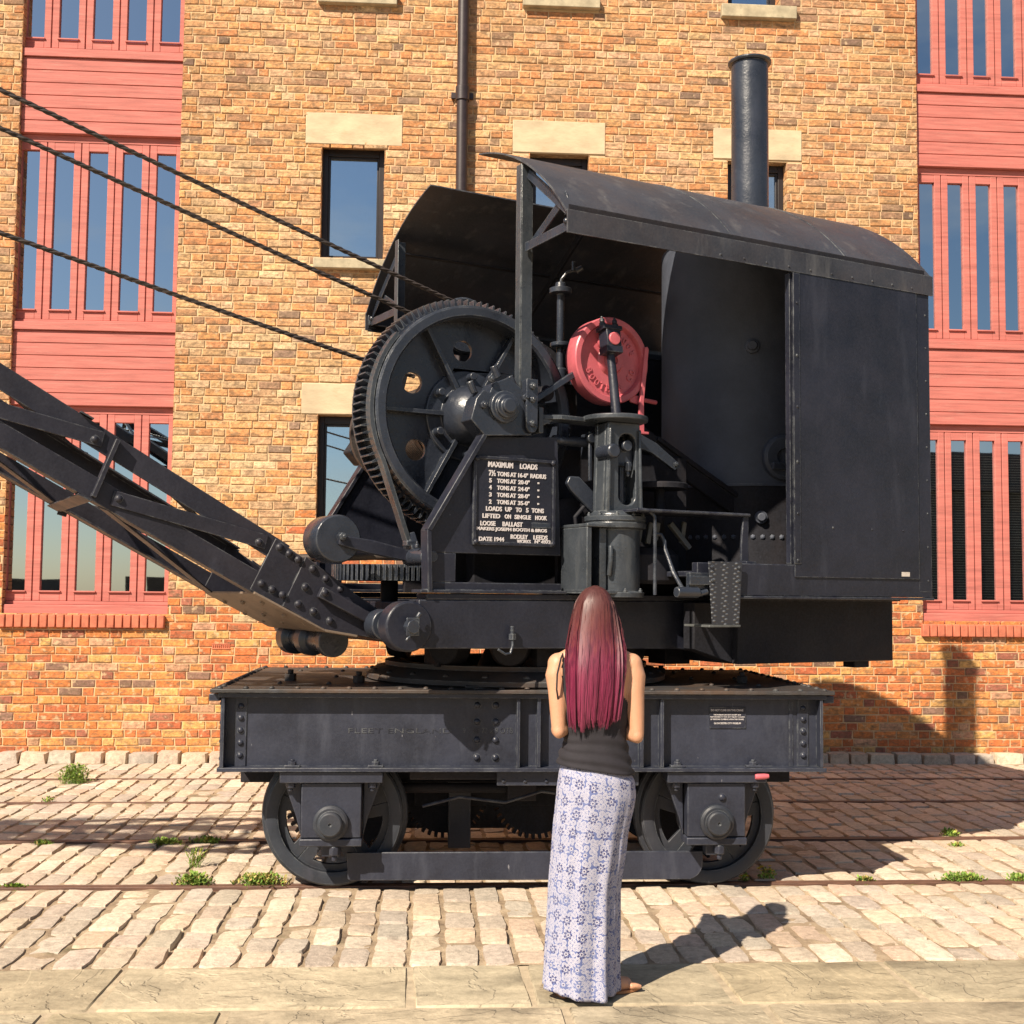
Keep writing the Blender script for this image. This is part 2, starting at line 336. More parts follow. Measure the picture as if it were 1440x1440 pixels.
    def tube(s, pts, r, n=8, radii=None):
        pts = [Vector(p) for p in pts]; m_ = len(pts); vs, fs = [], []; prev = None
        for i, p in enumerate(pts):
            d = (pts[min(i+1, m_-1)] - pts[max(i-1, 0)]).normalized()
            e = d.orthogonal().normalized() if prev is None else (prev - d*prev.dot(d)).normalized()
            prev = e; g = d.cross(e); rr = radii[i] if radii else r
            vs += [p + (e*cos(2*pi*k/n) + g*sin(2*pi*k/n))*rr for k in range(n)]
        for i in range(m_-1):
            for k in range(n):
                j = (k+1) % n; fs.append((i*n+k, i*n+j, (i+1)*n+j, (i+1)*n+k))
        fs += [tuple(range(n-1, -1, -1)), tuple(range((m_-1)*n, m_*n))]
        return s.add(vs, fs)
    def build(s, name, m, parent=None, frame=PLAIN, bev=0.0, smooth=32, recalc=True, seg=2):
        me = bpy.data.meshes.new(name)
        me.from_pydata([frame(p) for p in s.v], [], s.f); me.validate()
        if s.c and len(s.c) == len(me.vertices):
            at = me.attributes.new('tint', 'FLOAT_COLOR', 'POINT')
            at.data.foreach_set('color', [x for c_ in s.c for x in (c_[0], c_[1], c_[2], 1.0)])
        if recalc:
            bm = bmesh.new(); bm.from_mesh(me); bmesh.ops.recalc_face_normals(bm, faces=bm.faces); bm.to_mesh(me); bm.free()
        if smooth: me.shade_smooth(); me.set_sharp_from_angle(angle=radians(smooth))
        me.materials.append(m if not isinstance(m, str) else M[m])
        o = bpy.data.objects.new(name, me); COL.objects.link(o)
        if parent is not None: o.parent = parent
        if bev:
            md = o.modifiers.new('bevel', 'BEVEL'); md.width = bev; md.segments = seg; md.limit_method = 'ANGLE'; md.angle_limit = radians(38); md.harden_normals = False
        return o
def tag(o, label=None, cat=None, group=None, kind=None):
    for k, v in (('label', label), ('category', cat), ('group', group), ('kind', kind)):
        if v: o[k] = v
    return o
def thing(name, label, cat, loc=(0, 0, 0), group=None):
    o = bpy.data.objects.new(name, None); o.empty_display_size = 0.2; COL.objects.link(o); o.location = loc
    return tag(o, label, cat, group)
def arc(cx, cz, r, a0, a1, n): return [(cx + r*cos(radians(a0+(a1-a0)*i/n)), cz + r*sin(radians(a0+(a1-a0)*i/n))) for i in range(n+1)]
def text_mesh(mb, s, org, ex, ey, ez, u0, u1, v0, v1, depth=0.003, bold=0.03):
    """one line of lettering fitted into the box u0..u1, v0..v1 of a plate with axes ex, ey and normal ez"""
    cu = bpy.data.curves.new('t', 'FONT'); cu.body = s; cu.size = 1; cu.extrude = 0.02; cu.offset = bold; cu.resolution_u = 3
    ob = bpy.data.objects.new('t', cu); COL.objects.link(ob)
    dg = bpy.context.evaluated_depsgraph_get(); dg.update()
    me = bpy.data.meshes.new_from_object(ob.evaluated_get(dg))
    xs = [v.co.x for v in me.vertices]; ys = [v.co.y for v in me.vertices]
    x0, x1, y0, y1 = min(xs), max(xs), min(ys), max(ys)
    org, ex, ey, ez = Vector(org), Vector(ex), Vector(ey), Vector(ez)
    mb.add([org + ex*(u0+(v.co.x-x0)/(x1-x0)*(u1-u0)) + ey*(v0+(v.co.y-y0)/(y1-y0)*(v1-v0)) + ez*(depth*(v.co.z+0.02)/0.04) for v in me.vertices], [tuple(p.vertices) for p in me.polygons])
    bpy.data.objects.remove(ob); bpy.data.curves.remove(cu); bpy.data.meshes.remove(me)

# ------------------------------------------------------------------ ground
def jit(c, a):
    k = 1+random.uniform(-a, a)*1.3
    return tuple(max(0.01, x*k*(1+random.uniform(-a, a)*0.22)) for x in c)
g = MB(); g.add([(-300, -300, -0.055), (300, -300, -0.055), (300, 300, -0.055), (-300, 300, -0.055)], [(0, 1, 2, 3)])
tag(g.build('ground', 'dirt', smooth=0), kind='structure')
RAILS = [6.87, 8.10, 9.57, 10.75]
WALL = 11.92
g = MB(); NX, NY = 330, 136; vs, fs = [], []
from mathutils import noise as mnoise
for j in range(NY+1):
    for i in range(NX+1):
        x_, y_ = -7+16*i/NX, 5.41+(WALL-5.41)*j/NY
        vs.append((x_, y_, -0.013 + 0.012*mnoise.noise(Vector((x_*3.1, y_*3.1, 0))) + 0.007*mnoise.noise(Vector((x_*11, y_*11, 3))) + random.uniform(-0.002, 0.002)))
for j in range(NY):
    for i in range(NX): fs.append((j*(NX+1)+i, j*(NX+1)+i+1, (j+1)*(NX+1)+i+1, (j+1)*(NX+1)+i))
g.add(vs, fs)
def sett(mb, x0, x1, y0, y1, zt, tint, gx=(0.0, 0.05, 0.28, 0.72, 0.95, 1.0), drop=0.042):
    n = len(gx); vs, fs = [], []
    tx, ty = random.uniform(-0.008, 0.008), random.uniform(-0.008, 0.008)
    ox = [[random.uniform(-0.007, 0.007) for _ in range(4)] for _ in range(2)]
    ins = min(0.016/(x1-x0), 0.016/(y1-y0))
    for j, v in enumerate(gx):
        for i, u in enumerate(gx):
            edge = min(i, n-1-i, j, n-1-j)
            corner = (i in (0, n-1)) and (j in (0, n-1))
            X = x0+(x1-x0)*u + ox[0][(i*3+j) % 4]; Y = y0+(y1-y0)*v + ox[1][(i+j*2) % 4]
            if (i in (0, n-1, 1, n-2)) and (j in (0, n-1, 1, n-2)):
                X += (0.5-u)*0.010; Y += (0.5-v)*0.010
            z = zt + tx*(u-0.5) + ty*(v-0.5) + random.uniform(-0.0018, 0.0018)
            if edge == 0: z = zt-drop
            elif edge == 1: z -= 0.0035
            vs.append((X, Y, z))
    for j in range(n-1):
        for i in range(n-1): fs.append((j*n+i, j*n+i+1, (j+1)*n+i+1, (j+1)*n+i))
    mb.add(vs, fs, tint)
PAL = [(0.55, 0.445, 0.34), (0.58, 0.465, 0.355), (0.52, 0.43, 0.335), (0.49, 0.415, 0.335), (0.56, 0.43, 0.32), (0.59, 0.49, 0.385), (0.46, 0.395, 0.325)]
s = MB()
bands = [(5.43, 6.837), (6.932, 8.067), (8.162, 9.537), (9.632, 10.717), (10.812, 11.70)]
x = -6.2
cols = []
while x < 7.6:
    wd = random.uniform(0.134, 0.170); cols.append((x, x+wd)); x += wd
for (a, b_) in bands:
    sh = random.uniform(-0.05, 0.05)
    for x0, x1 in cols:
        y = a
        while y < b_-0.05:
            L = random.uniform(0.19, 0.33)
            if b_-(y+L) < 0.13: L = b_-y
            gp = random.uniform(0.003, 0.009)
            sett(s, x0+sh+gp, x1+sh-gp, y+gp*0.5, min(y+L, b_)-gp*0.5, random.uniform(-0.006, 0.004), jit(random.choice(PAL), 0.10))
            y += L
tag(g.build('joint_bed', 'dirt', smooth=0), kind='structure')
tag(s.build('cobbled_yard', 'sett', smooth=38, recalc=False), kind='structure')
k = MB(); x = -6.6
while x < 8.2:
    L = random.uniform(0.17, 0.30)
    vs_y = WALL-0.012; k0 = random.uniform(0.078, 0.095)
    sett(k, x+0.005, x+L-0.005, 11.715+random.uniform(-0.012, 0.012), vs_y, k0, jit(random.choice(PAL), 0.12), drop=0.13); x += L
tag(k.build('stone_kerb', 'sett', smooth=38, recalc=False), kind='structure')
# flagstones
fl = MB()
FPAL = [(0.385, 0.32, 0.215), (0.35, 0.295, 0.205), (0.44, 0.37, 0.26), (0.41, 0.35, 0.25), (0.34, 0.29, 0.205)]
def slab(mb, x0, x1, y0, y1, tint, skew=0.0):
    nx, ny = max(4, int((x1-x0)/0.07)), max(4, int((y1-y0)/0.07)); vs, fs = [], []
    e = [[random.uniform(-0.007, 0.007) for _ in range(max(nx, ny)+1)] for _ in range(4)]
    for j in range(ny+1):
        for i in range(nx+1):
            u, v = i/nx, j/ny; X = x0+(x1-x0)*u + skew*(v-0.5); Y = y0+(y1-y0)*v
            if i == 0: X += e[0][j]
            if i == nx: X += e[1][j]
            if j == 0: Y += e[2][i]
            if j == ny: Y += e[3][i]
            z = random.uniform(-0.0025, 0.0025) - (0.022 if i in (0, nx) or j in (0, ny) else 0)
            if i in (1, nx-1): X = (x0 if i == 1 else x1) + (0.014 if i == 1 else -0.014) + skew*(v-0.5)
            if j in (1, ny-1): Y = (y0 if j == 1 else y1) + (0.014 if j == 1 else -0.014)
            vs.append((X, Y, z))
    for j in range(ny):
        for i in range(nx): fs.append((j*(nx+1)+i, j*(nx+1)+i+1, (j+1)*(nx+1)+i+1, (j+1)*(nx+1)+i))
    mb.add(vs, fs, tint)
row1 = [on_ground(px, 1388)[0] for px in (-800, -330, 155, 577, 745, 1022, 1282, 1610, 1900, 2300)]
for i in range(len(row1)-1): slab(fl, row1[i]+0.007, row1[i+1]-0.007, 4.880, 5.412, jit(FPAL[i % 5], 0.06), random.uniform(-0.03, 0.03))
row2 = [on_ground(px, 1432)[0] for px in (-700, -420, 60, 312, 800, 1090, 1500, 1900, 2300)]
for i in range(len(row2)-1): slab(fl, row2[i]+0.008, row2[i+1]-0.008, 4.25, 4.866, jit(FPAL[(i*2+1) % 5], 0.06))
y = 4.24
while y > -3:
    x = -6.5
    while x < 7.5:
        L = random.uniform(0.7, 1.3); slab(fl, x+0.012, x+L-0.012, y-0.6, y-0.02, jit(random.choice(FPAL), 0.06)); x += L
    y -= 0.62
tag(fl.build('flagstone_pavement', 'flag', smooth=50, recalc=False), kind='structure')
g = MB(); g.add([(-7, -4, -0.008), (9, -4, -0.008), (9, 5.415, -0.008), (-7, 5.415, -0.008)], [(0, 1, 2, 3)])
M['joint'] = painted('sandy_joint', (0.40, 0.325, 0.225), 0.95, 0.3, 14, None, 0.5, fade=(0.26, 0.20, 0.14))
tag(g.build('pavement_bed', 'joint', smooth=0), kind='structure')
RL = ['rusty rail sunk in the setts right under the near wheels of the crane', 'rusty rail sunk in the setts under the far wheels of the crane',
      'rusty sunken rail of the empty track, the one next to the crane', 'rusty sunken rail nearest the brick warehouse wall']
for Y, lb in zip(RAILS, RL):
    r = MB(); hw_ = 0.026 if Y < 9 else 0.014; zt_r = 0.004 if Y < 9 else -0.002; r.box(-7, 9, Y-hw_, Y+0.018, -0.07, zt_r); r.box(-7, 9, Y+0.046, Y+0.056, -0.07, zt_r-0.004); r.box(-7, 9, Y+0.0185, Y+0.0455, -0.07, -0.016)
    tag(r.build('embedded_rail', 'rust', bev=0.003), lb, 'rail', 'rails sunk in the yard')

# ------------------------------------------------------------------ warehouse
WH = thing('brick_warehouse', 'old orange brick warehouse with red timber bays and stone lintels behind the crane', 'building', (0.6, WALL, 0))
def WF(p): return Vector((p[0]-0.6, p[1]-WALL, p[2]))
def wz(px, py): return on_wall(px, py, WALL)
LBX0, LBX1 = wz(23, 300)[0], wz(251.5, 300)[0]
RBX0 = wz(1290.5, 300)[0]; RBX1 = RBX0 + 1.46
z_bs_l = wz(130, 864)[1]; z_bs_r = wz(1380, 878)[1]
ZTOP = 8.6
ops = [(LBX0, LBX1, z_bs_l, ZTOP, 'bay'), (RBX0, RBX1, z_bs_r, ZTOP, 'bay')]
wins = []
def opening(x0p, x1p, yt, yb, lint, sillr):
    xm = (x0p+x1p)/2
    x0, x1 = wz(x0p, yt)[0], wz(x1p, yt)[0]; zt = wz(xm, yt)[1]; zb = wz(xm, yb)[1]
    ops.append((x0, x1, zb, zt, 'win')); wins.append((x0, x1, zb, zt, lint, sillr))
def rect(x0p, x1p, yt, yb):
    xm = (x0p+x1p)/2; ym = (yt+yb)/2
    return (wz(x0p, ym)[0], wz(x1p, ym)[0], wz(xm, yb)[1], wz(xm, yt)[1])
opening(453, 541, 205, 366, rect(430, 566, 160, 204), rect(441, 552, 366, 380))
opening(745, 828, 217, 384, rect(721, 851, 171, 216), rect(731, 842, 384, 398))
opening(1023, 1106, 227, 398, rect(1003, 1127, 182, 225), rect(1010, 1120, 398, 412))
opening(447, 536, 584, 746, rect(424, 562, 540, 583), rect(435, 546, 746, 760))
opening(459, 545, -185, -8, rect(436, 570, -232, -186), rect(448, 559, -8, 9))
opening(748, 829, -170, -2, rect(724, 851, -216, -171), rect(735, 843, -2, 14))
opening(1023, 1094, -160, 10, rect(1003, 1127, -205, -161), rect(1013, 1118, 11, 29))
stone_rects = [w_[4] for w_ in wins] + [w_[5] for w_ in wins]
vent = rect(298, 324, 905, 913)
X0, X1 = -7.0, 8.6
PZ = 0.0777
def cuts(zc, pad=0.0):
    r = [(a, b_) for a, b_, c0, c1, _ in ops if c0 < zc < c1]
    r += [(a, b_) for a, b_, c0, c1 in stone_rects + [vent] if c0+0.012 < zc < c1-0.012]
    return sorted(r)
PALE = [(0.60, 0.37, 0.18), (0.62, 0.33, 0.14), (0.57, 0.38, 0.21), (0.50, 0.31, 0.17), (0.62, 0.30, 0.12), (0.64, 0.45, 0.26), (0.29, 0.19, 0.13), (0.56, 0.26, 0.12)]
PALEW = [5, 5, 4, 3, 3.5, 2.5, 0.6, 2]
UP = [(0.56, 0.285, 0.125), (0.53, 0.30, 0.145), (0.47, 0.255, 0.135), (0.33, 0.19, 0.115), (0.59, 0.37, 0.18), (0.53, 0.235, 0.10), (0.38, 0.23, 0.14), (0.22, 0.14, 0.10), (0.56, 0.34, 0.20)]
UPW = [7, 7, 4, 1.2, 2.2, 5, 1.8, 0.6, 4]
LO = [(0.58, 0.205, 0.065), (0.54, 0.165, 0.058), (0.60, 0.26, 0.085), (0.46, 0.135, 0.06), (0.60, 0.34, 0.12), (0.34, 0.125, 0.08), (0.54, 0.30, 0.18), (0.24, 0.14, 0.10)]
LOW = [6, 5, 5, 3, 2, 1.3, 1.6, 0.8]
bk = MB()
def brick(xa, xb, za, zb, tint):
    jx = lambda a: random.uniform(-a, a)
    pr = 0.008 + random.uniform(-0.003, 0.0035); e = 0.0055; y0 = 0.004
    vs = [(xa, y0, za), (xb, y0, za), (xb, y0, zb), (xa, y0, zb)]
    ring = [(xa, -pr+0.004, za), (xb, -pr+0.004, za), (xb, -pr+0.004, zb), (xa, -pr+0.004, zb)]
    ring = [(p[0]+jx(0.0035), p[1], p[2]+jx(0.003)) for p in ring]
    top = [(p[0]+(e if i in (0, 3) else -e)+jx(0.002), -pr+jx(0.001), p[2]+(e if i < 2 else -e)+jx(0.002)) for i, p in enumerate(ring)]
    v = [WF((p[0], p[1]+WALL, p[2])) for p in vs+ring+top]
    fs = [(8, 9, 10, 11)] + [(i, (i+1) % 4, 4+(i+1) % 4, 4+i) for i in range(4)] + [(4+i, 4+(i+1) % 4, 8+(i+1) % 4, 8+i) for i in range(4)]
    bk.add(v, fs, tint)
nk = 0; z = 0.055
while z < ZTOP:
    zc = z + PZ/2; x = X0 - random.uniform(0, 0.2)
    typ = nk % 4; seq = 0; off = 0.0575 if nk % 2 else 0.0
    x += off
    while x < X1:
        if typ == 1: L = 0.113 if seq % 2 else 0.226
        elif typ == 3: L = 0.113 if seq % 3 == 2 else 0.226
        else: L = 0.226 if random.random() < 0.72 else 0.113
        seq += 1; L *= random.uniform(0.95, 1.05)
        segs = [(x, x+L-0.010)]
        for a, b_ in cuts(zc):
            ns = []
            for s0, s1 in segs:
                if b_ <= s0 or a >= s1: ns.append((s0, s1))
                else:
                    if a-s0 > 0.025: ns.append((s0, a))
                    if s1-b_ > 0.025: ns.append((b_, s1))
            segs = ns
        for s0, s1 in segs:
            mixz = (z-1.35 + 0.35*sin(x*1.7+z*3) + 0.25*sin(x*0.6+1.0))/0.7
            pale = 0.6+0.5*sin(x*0.75+2.6)-0.18*(z-2.6)
            if random.random() < max(0.0, min(1.0, mixz)): cc = random.choices(PALE, PALEW)[0] if random.random() < pale else random.choices(UP, UPW)[0]
            else: cc = random.choices(LO, LOW)[0]
            bx = 0.85 + 0.3*max(0, min(1, 0.5+0.5*sin(x*1.1+0.8*sin(z*1.3))))
            brick(s0+0.001, s1-0.001, z+0.004, z+PZ-0.0065, jit(cc, 0.10))
        x += L
    z += PZ; nk += 1
bko = bk.build('brickwork', 'brick', WH, smooth=0, recalc=False)
mb = MB()
xs = sorted({X0, X1} | {o[0] for o in ops} | {o[1] for o in ops}); zs = sorted({0.0, ZTOP} | {o[2] for o in ops} | {min(o[3], ZTOP) for o in ops})
for i in range(len(xs)-1):
    for j in range(len(zs)-1):
        xc, zc = (xs[i]+xs[i+1])/2, (zs[j]+zs[j+1])/2
        if any(o[0] < xc < o[1] and o[2] < zc < o[3] for o in ops): continue
        mb.add([WF((xs[i], WALL, zs[j])), WF((xs[i+1], WALL, zs[j])), WF((xs[i+1], WALL, zs[j+1])), WF((xs[i], WALL, zs[j+1]))], [(0, 1, 2, 3)])
mb.build('mortar', 'mortar', WH, smooth=0, recalc=False)
# reveals of brick
for o in ops:
    rv = MB(); D = 0.26
    z0 = o[2]
    while z0 < o[3]:
        z1 = min(z0+PZ-0.008, o[3])
        for xx, sg in ((o[0], -1), (o[1], 1)):
            tnt = jit(random.choices(UP, UPW)[0], 0.12)
            rv.add([WF((xx, WALL-0.006, z0)), WF((xx, WALL+D, z0)), WF((xx, WALL+D, z1)), WF((xx, WALL-0.006, z1)),
                    WF((xx+sg*0.012, WALL, z0)), WF((xx+sg*0.012, WALL+D, z0)), WF((xx+sg*0.012, WALL+D, z1)), WF((xx+sg*0.012, WALL, z1))],
                   [(0, 1, 2, 3), (0, 1, 5, 4), (3, 2, 6, 7), (0, 3, 7, 4)], tnt)
        z0 += PZ
    for zz in (o[2], o[3]):
        rv.add([WF((o[0], WALL, zz)), WF((o[1], WALL, zz)), WF((o[1], WALL+D, zz)), WF((o[0], WALL+D, zz))], [(0, 1, 2, 3)], (0.4, 0.25, 0.13))
    rv.build('window_reveal', 'brick', WH, smooth=0, recalc=False)
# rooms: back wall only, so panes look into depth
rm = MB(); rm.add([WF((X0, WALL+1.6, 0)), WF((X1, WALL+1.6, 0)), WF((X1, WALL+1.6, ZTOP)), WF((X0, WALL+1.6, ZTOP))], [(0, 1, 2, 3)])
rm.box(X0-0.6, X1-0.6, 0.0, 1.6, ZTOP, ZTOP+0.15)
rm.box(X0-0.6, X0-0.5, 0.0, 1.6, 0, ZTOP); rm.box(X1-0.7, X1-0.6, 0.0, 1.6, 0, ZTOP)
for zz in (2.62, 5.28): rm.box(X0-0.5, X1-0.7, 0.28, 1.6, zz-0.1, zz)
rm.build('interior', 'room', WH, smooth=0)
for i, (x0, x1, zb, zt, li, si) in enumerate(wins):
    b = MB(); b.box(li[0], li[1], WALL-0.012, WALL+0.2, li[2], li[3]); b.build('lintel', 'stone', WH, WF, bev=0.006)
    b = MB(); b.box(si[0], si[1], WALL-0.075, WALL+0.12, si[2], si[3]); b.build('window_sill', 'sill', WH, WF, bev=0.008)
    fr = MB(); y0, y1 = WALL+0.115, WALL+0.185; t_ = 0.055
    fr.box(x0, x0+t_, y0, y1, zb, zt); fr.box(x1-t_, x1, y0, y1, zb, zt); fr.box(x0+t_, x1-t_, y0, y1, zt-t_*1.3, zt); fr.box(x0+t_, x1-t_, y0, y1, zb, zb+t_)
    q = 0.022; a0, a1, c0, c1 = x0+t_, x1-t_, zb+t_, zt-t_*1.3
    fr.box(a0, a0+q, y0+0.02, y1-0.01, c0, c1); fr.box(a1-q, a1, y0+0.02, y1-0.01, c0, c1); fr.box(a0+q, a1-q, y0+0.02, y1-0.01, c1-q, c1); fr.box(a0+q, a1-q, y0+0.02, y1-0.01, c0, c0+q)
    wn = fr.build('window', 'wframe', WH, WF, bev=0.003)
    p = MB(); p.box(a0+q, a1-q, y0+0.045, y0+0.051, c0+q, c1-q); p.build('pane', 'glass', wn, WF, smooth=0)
# timber bays
def bay(X0b, X1b, zlist, zsill, pane_w, pitch, shift=0.0):
    """zlist: list of (window_bottom, window_top, cladding_top)"""
    Wd = X1b-X0b
    for (zb, zt, ct, blinds) in zlist:
        fr = MB(); yb = WALL+0.10; n = 5; e0 = (Wd-pane_w-4*pitch)/2-shift
        px0 = [X0b+e0+pitch*k_ for k_ in range(n)]; gap = pitch-pane_w; st = (gap-0.010)/2
        for k_ in range(n):
            l, r_ = px0[k_]-st, px0[k_]+pane_w+st
            if k_ == 0: l = X0b+0.002
            if k_ == n-1: r_ = X1b-0.002
            fr.box(l, px0[k_], yb-0.008, yb+0.05, zb+0.03, zt-0.05); fr.box(px0[k_]+pane_w, r_, yb-0.008, yb+0.05, zb+0.03, zt-0.05)
            fr.box(px0[k_], px0[k_]+pane_w, yb-0.006, yb+0.05, zb+0.03, zb+0.115); fr.box(px0[k_], px0[k_]+pane_w, yb-0.006, yb+0.05, zt-0.13, zt-0.05)
            fr.box(px0[k_]-0.012, px0[k_]+pane_w+0.012, yb-0.026, yb-0.0085, zb+0.112, zb+0.128)
            if k_: fr.box(px0[k_]-gap/2-0.008, px0[k_]-gap/2+0.008, yb+0.012, yb+0.06, zb+0.03, zt-0.05)
        fr.box(X0b, X1b, yb-0.012, yb+0.06, zt-0.05, zt+0.02); fr.box(X0b, X1b, yb-0.014, yb+0.06, zb-0.005, zb+0.028)
        wn = fr.build('bay_window', 'timber', WH, WF, bev=0.004)
        for k_ in range(n):
            a0 = px0[k_]; a1 = a0+pane_w
            pn = MB(); tl = random.uniform(-0.0008, 0.0008)
            pn.add([(a0, yb+0.025+tl, zb+0.115), (a1, yb+0.025-tl, zb+0.115), (a1, yb+0.025-tl, zt-0.13), (a0, yb+0.025+tl, zt-0.13)], [(0, 1, 2, 3)])
            pn.build('pane', 'glass', wn, WF, smooth=0, recalc=False)
        if blinds:
            bl = MB(); z = zb+0.05
            while z < zt-0.28:
                bl.box(X0b+0.02, X1b-0.02, yb+0.085, yb+0.100, z, z+0.006); z += 0.0265
            bl.build('window_blind', 'blind', wn, WF, smooth=0)
        cl = MB(); nb = 6; zc0 = zt+0.02; hh = (ct-0.085-zc0)/nb
        for k_ in range(nb):
            cl.box(X0b, X1b, yb-0.062+random.uniform(-0.001, 0.001), yb+0.02, zc0+hh*k_+0.004, zc0+hh*(k_+1)-0.004)
        cl.box(X0b, X1b, yb-0.052, yb+0.0195, zc0+0.001, ct-0.08)
        cl.box(X0b, X1b, yb-0.085, yb+0.021, ct-0.082, ct-0.006)
        cl.build('cladding', 'timber', WH, WF, bev=0.003)
    # sill under the lowest window
    sl_ = MB(); zb = zlist[0][0]; sl_.box(X0b, X1b, WALL+0.015, WALL+0.15, zsill, zb-0.006); sl_.build('bay_sill', 'timber', WH, WF, bev=0.006)
    bs = MB(); x = X0b-0.02
    while x < X1b-0.05:
        bs.box(x, x+0.068, WALL-0.055+random.uniform(-0.003, 0.003), WALL+0.1, zsill-0.125, zsill-0.003); x += 0.0775
    o = bs.build('brick_sill', M_sill, WH, WF, bev=0.008)
M_sill = painted('red_sill_brick', (0.50, 0.15, 0.085), 0.85, 0.25, 14, None, 0.4)
def zl(px, *ys): return [wz(px, y)[1] for y in ys]
a = zl(130, 850, 573, 466, 452, 190, 84, 68, -215, -310)
bay(LBX0, LBX1, [(a[0], a[1], a[3]-0.004, False), (a[3], a[4], a[6]-0.004, False), (a[6], a[7], a[8], False)], z_bs_l, 0.186, 0.3275, 0.036)
a = zl(1380, 862, 600, 490, 479, 237, 134, 119, -160, -250)
bay(RBX0, RBX1, [(a[0], a[1], a[3]-0.004, True), (a[3], a[4], a[6]-0.004, False), (a[6], a[7], a[8], False)], z_bs_r, 0.158, 0.296)
# air brick
b = MB(); v0 = vent; b.box(v0[0], v0[1], WALL-0.002, WALL+0.05, v0[2], v0[3])
for i in range(9):
    xx = v0[0] + (v0[1]-v0[0])*(i+0.2)/9; b.box(xx, xx+0.010, WALL-0.010, WALL-0.002, v0[2]+0.008, v0[3]-0.008)
b.box(v0[0], v0[1], WALL-0.012, WALL-0.0015, v0[3]-0.010, v0[3]); b.box(v0[0], v0[1], WALL-0.012, WALL-0.0015, v0[2], v0[2]+0.010)
b.build('air_brick', M_sill, WH, WF, bev=0.002)
# downpipe
xp = wz(650.5, 100)[0]; b = MB(); b.cyl((xp, WALL-0.085, 0.1), (xp, WALL-0.085, ZTOP), 0.056, 18)
for zz in (wz(650, 137)[1], wz(650, 137)[1]-1.83, wz(650, 137)[1]+1.83, 0.9):
    b.cyl((xp, WALL-0.085, zz-0.07), (xp, WALL-0.085, zz+0.07), 0.069, 18); b.box(xp-0.11, xp+0.11, WALL-0.045, WALL-0.012, zz-0.03, zz+0.03)
b.build('downpipe', 'pipe', WH, WF, bev=0.003)

# ------------------------------------------------------------------ crane
CR = thing('steam_crane', 'black four-wheeled steam dock crane with red crank disc and lattice boom on rails', 'crane', (0.528, 7.49, 0))
def P(mb, name, m='black', parent=CR, frame=UPPER, bev=0.005, smooth=32, **kw): return mb.build(name, m, parent, frame, bev, smooth, **kw)
NEAR, FARD = (0, 1, 0), (0, -1, 0)
# --- truck: side beams, end beams, deck
for sg in (1, -1):
    b = MB(); d = lambda a, c: (min(sg*a, sg*c), max(sg*a, sg*c))
    w0, w1 = d(0.825, 0.845); b.box(-1.6, 1.6, w0, w1, 0.655, 1.066)
    w0, w1 = d(0.846, 0.918); b.box(-1.625, 1.625, w0, w1, 0.655, 0.676); b.box(-1.625, 1.625, w0, w1, 1.042, 1.066)
    for x in (-1.515, 1.515):
        s = 1 if x < 0 else -1
        b.box(min(x-0.03*1, x-0.03), x+0.03, *d(0.846, 0.853), 0.677, 1.041)
        b.box(x-s*0.085-0.008, x-s*0.085+0.008, *d(0.846, 0.914), 0.677, 1.041)
        for z in (0.735, 0.80, 0.865, 0.93, 0.99):
            b.dome((x, sg*0.853, z), (0, sg, 0), 0.018)
    for x in (1.45,): b.box(x-0.01, x+0.01, *d(0.846, 0.850), 0.677, 1.041)
    for x in (-0.045, 0.065, 0.62, 0.73):
        b.box(x-0.009, x+0.009, *d(0.846, 0.906), 0.677, 1.041)
    for x0 in (-0.264, 0.83):
        for cx in (x0, x0+0.1):
            for z in (0.722, 0.815, 0.912, 1.0):
                if sg > 0 and x0 > 0: continue
                b.dome((cx, sg*0.845, z), (0, sg, 0), 0.020)
    for x in (-1.237, -0.80, 0.818, 1.23):
        b.box(x-0.04, x+0.04, *d(0.856, 0.905), 0.677, 0.688); b.nut((x, sg*0.88, 0.688), (0, 0, 1), 0.022, 0.018)
    P(b, 'side_beam', 'black_lit', frame=TRUCK, bev=0.004)
    b = MB(); b.box(-0.155, 0.61, *d(0.83, 0.865), 0.575, 0.650)
    for i in range(7): b.dome((-0.12+0.115*i, sg*0.865, 0.60), (0, sg, 0), 0.012)
    P(b, 'bracket_plate', 'black_lit', frame=TRUCK)
for s in (-1, 1):
    b = MB(); b.box(min(s*1.601, s*1.622), max(s*1.601, s*1.622), -0.86, 0.86, 0.660, 1.060)
    for w_ in [-0.8+0.1*i for i in range(17)]:
        for z in (0.71, 0.80, 0.90, 1.0): b.dome((s*1.622, w_, z), (s, 0, 0), 0.016, 6)
    b.box(min(s*1.623, s*1.68), max(s*1.623, s*1.68), -0.88, 0.88, 1.020, 1.058)
    P(b, 'end_beam', 'black_lit', frame=TRUCK, bev=0.004)
b = MB(); b.box(-1.665, 1.665, -0.945, 0.945, 1.068, 1.088)
i = 0
for k_ in range(25):
    x = -1.62+3.24*k_/24
    for w_ in (-0.905, 0.905): b.dome((x, w_, 1.088), (0, 0, 1), 0.017)
    if k_ % 2 == 0:
        for w_ in (0.55, -0.55, 0.0):
            if abs(x) > 0.95: b.dome((x, w_, 1.088), (0, 0, 1), 0.016)
for k_ in range(1, 13):
    w_ = -0.905+1.81*k_/13
    for x in (-1.62, 1.62): b.dome((x, w_, 1.088), (0, 0, 1), 0.017)
for x, w_ in ((-1.32, 0.30), (-0.92, 0.45), (1.32, 0.30), (0.95, -0.3)): b.nut((x, w_, 1.088), (0, 0, 1), 0.035, 0.04)
b.box(-0.33, -0.13, 0.72, 0.86, 1.088, 1.106); b.nut((-0.1, 0.78, 1.088), (0, 0, 1), 0.022, 0.03)
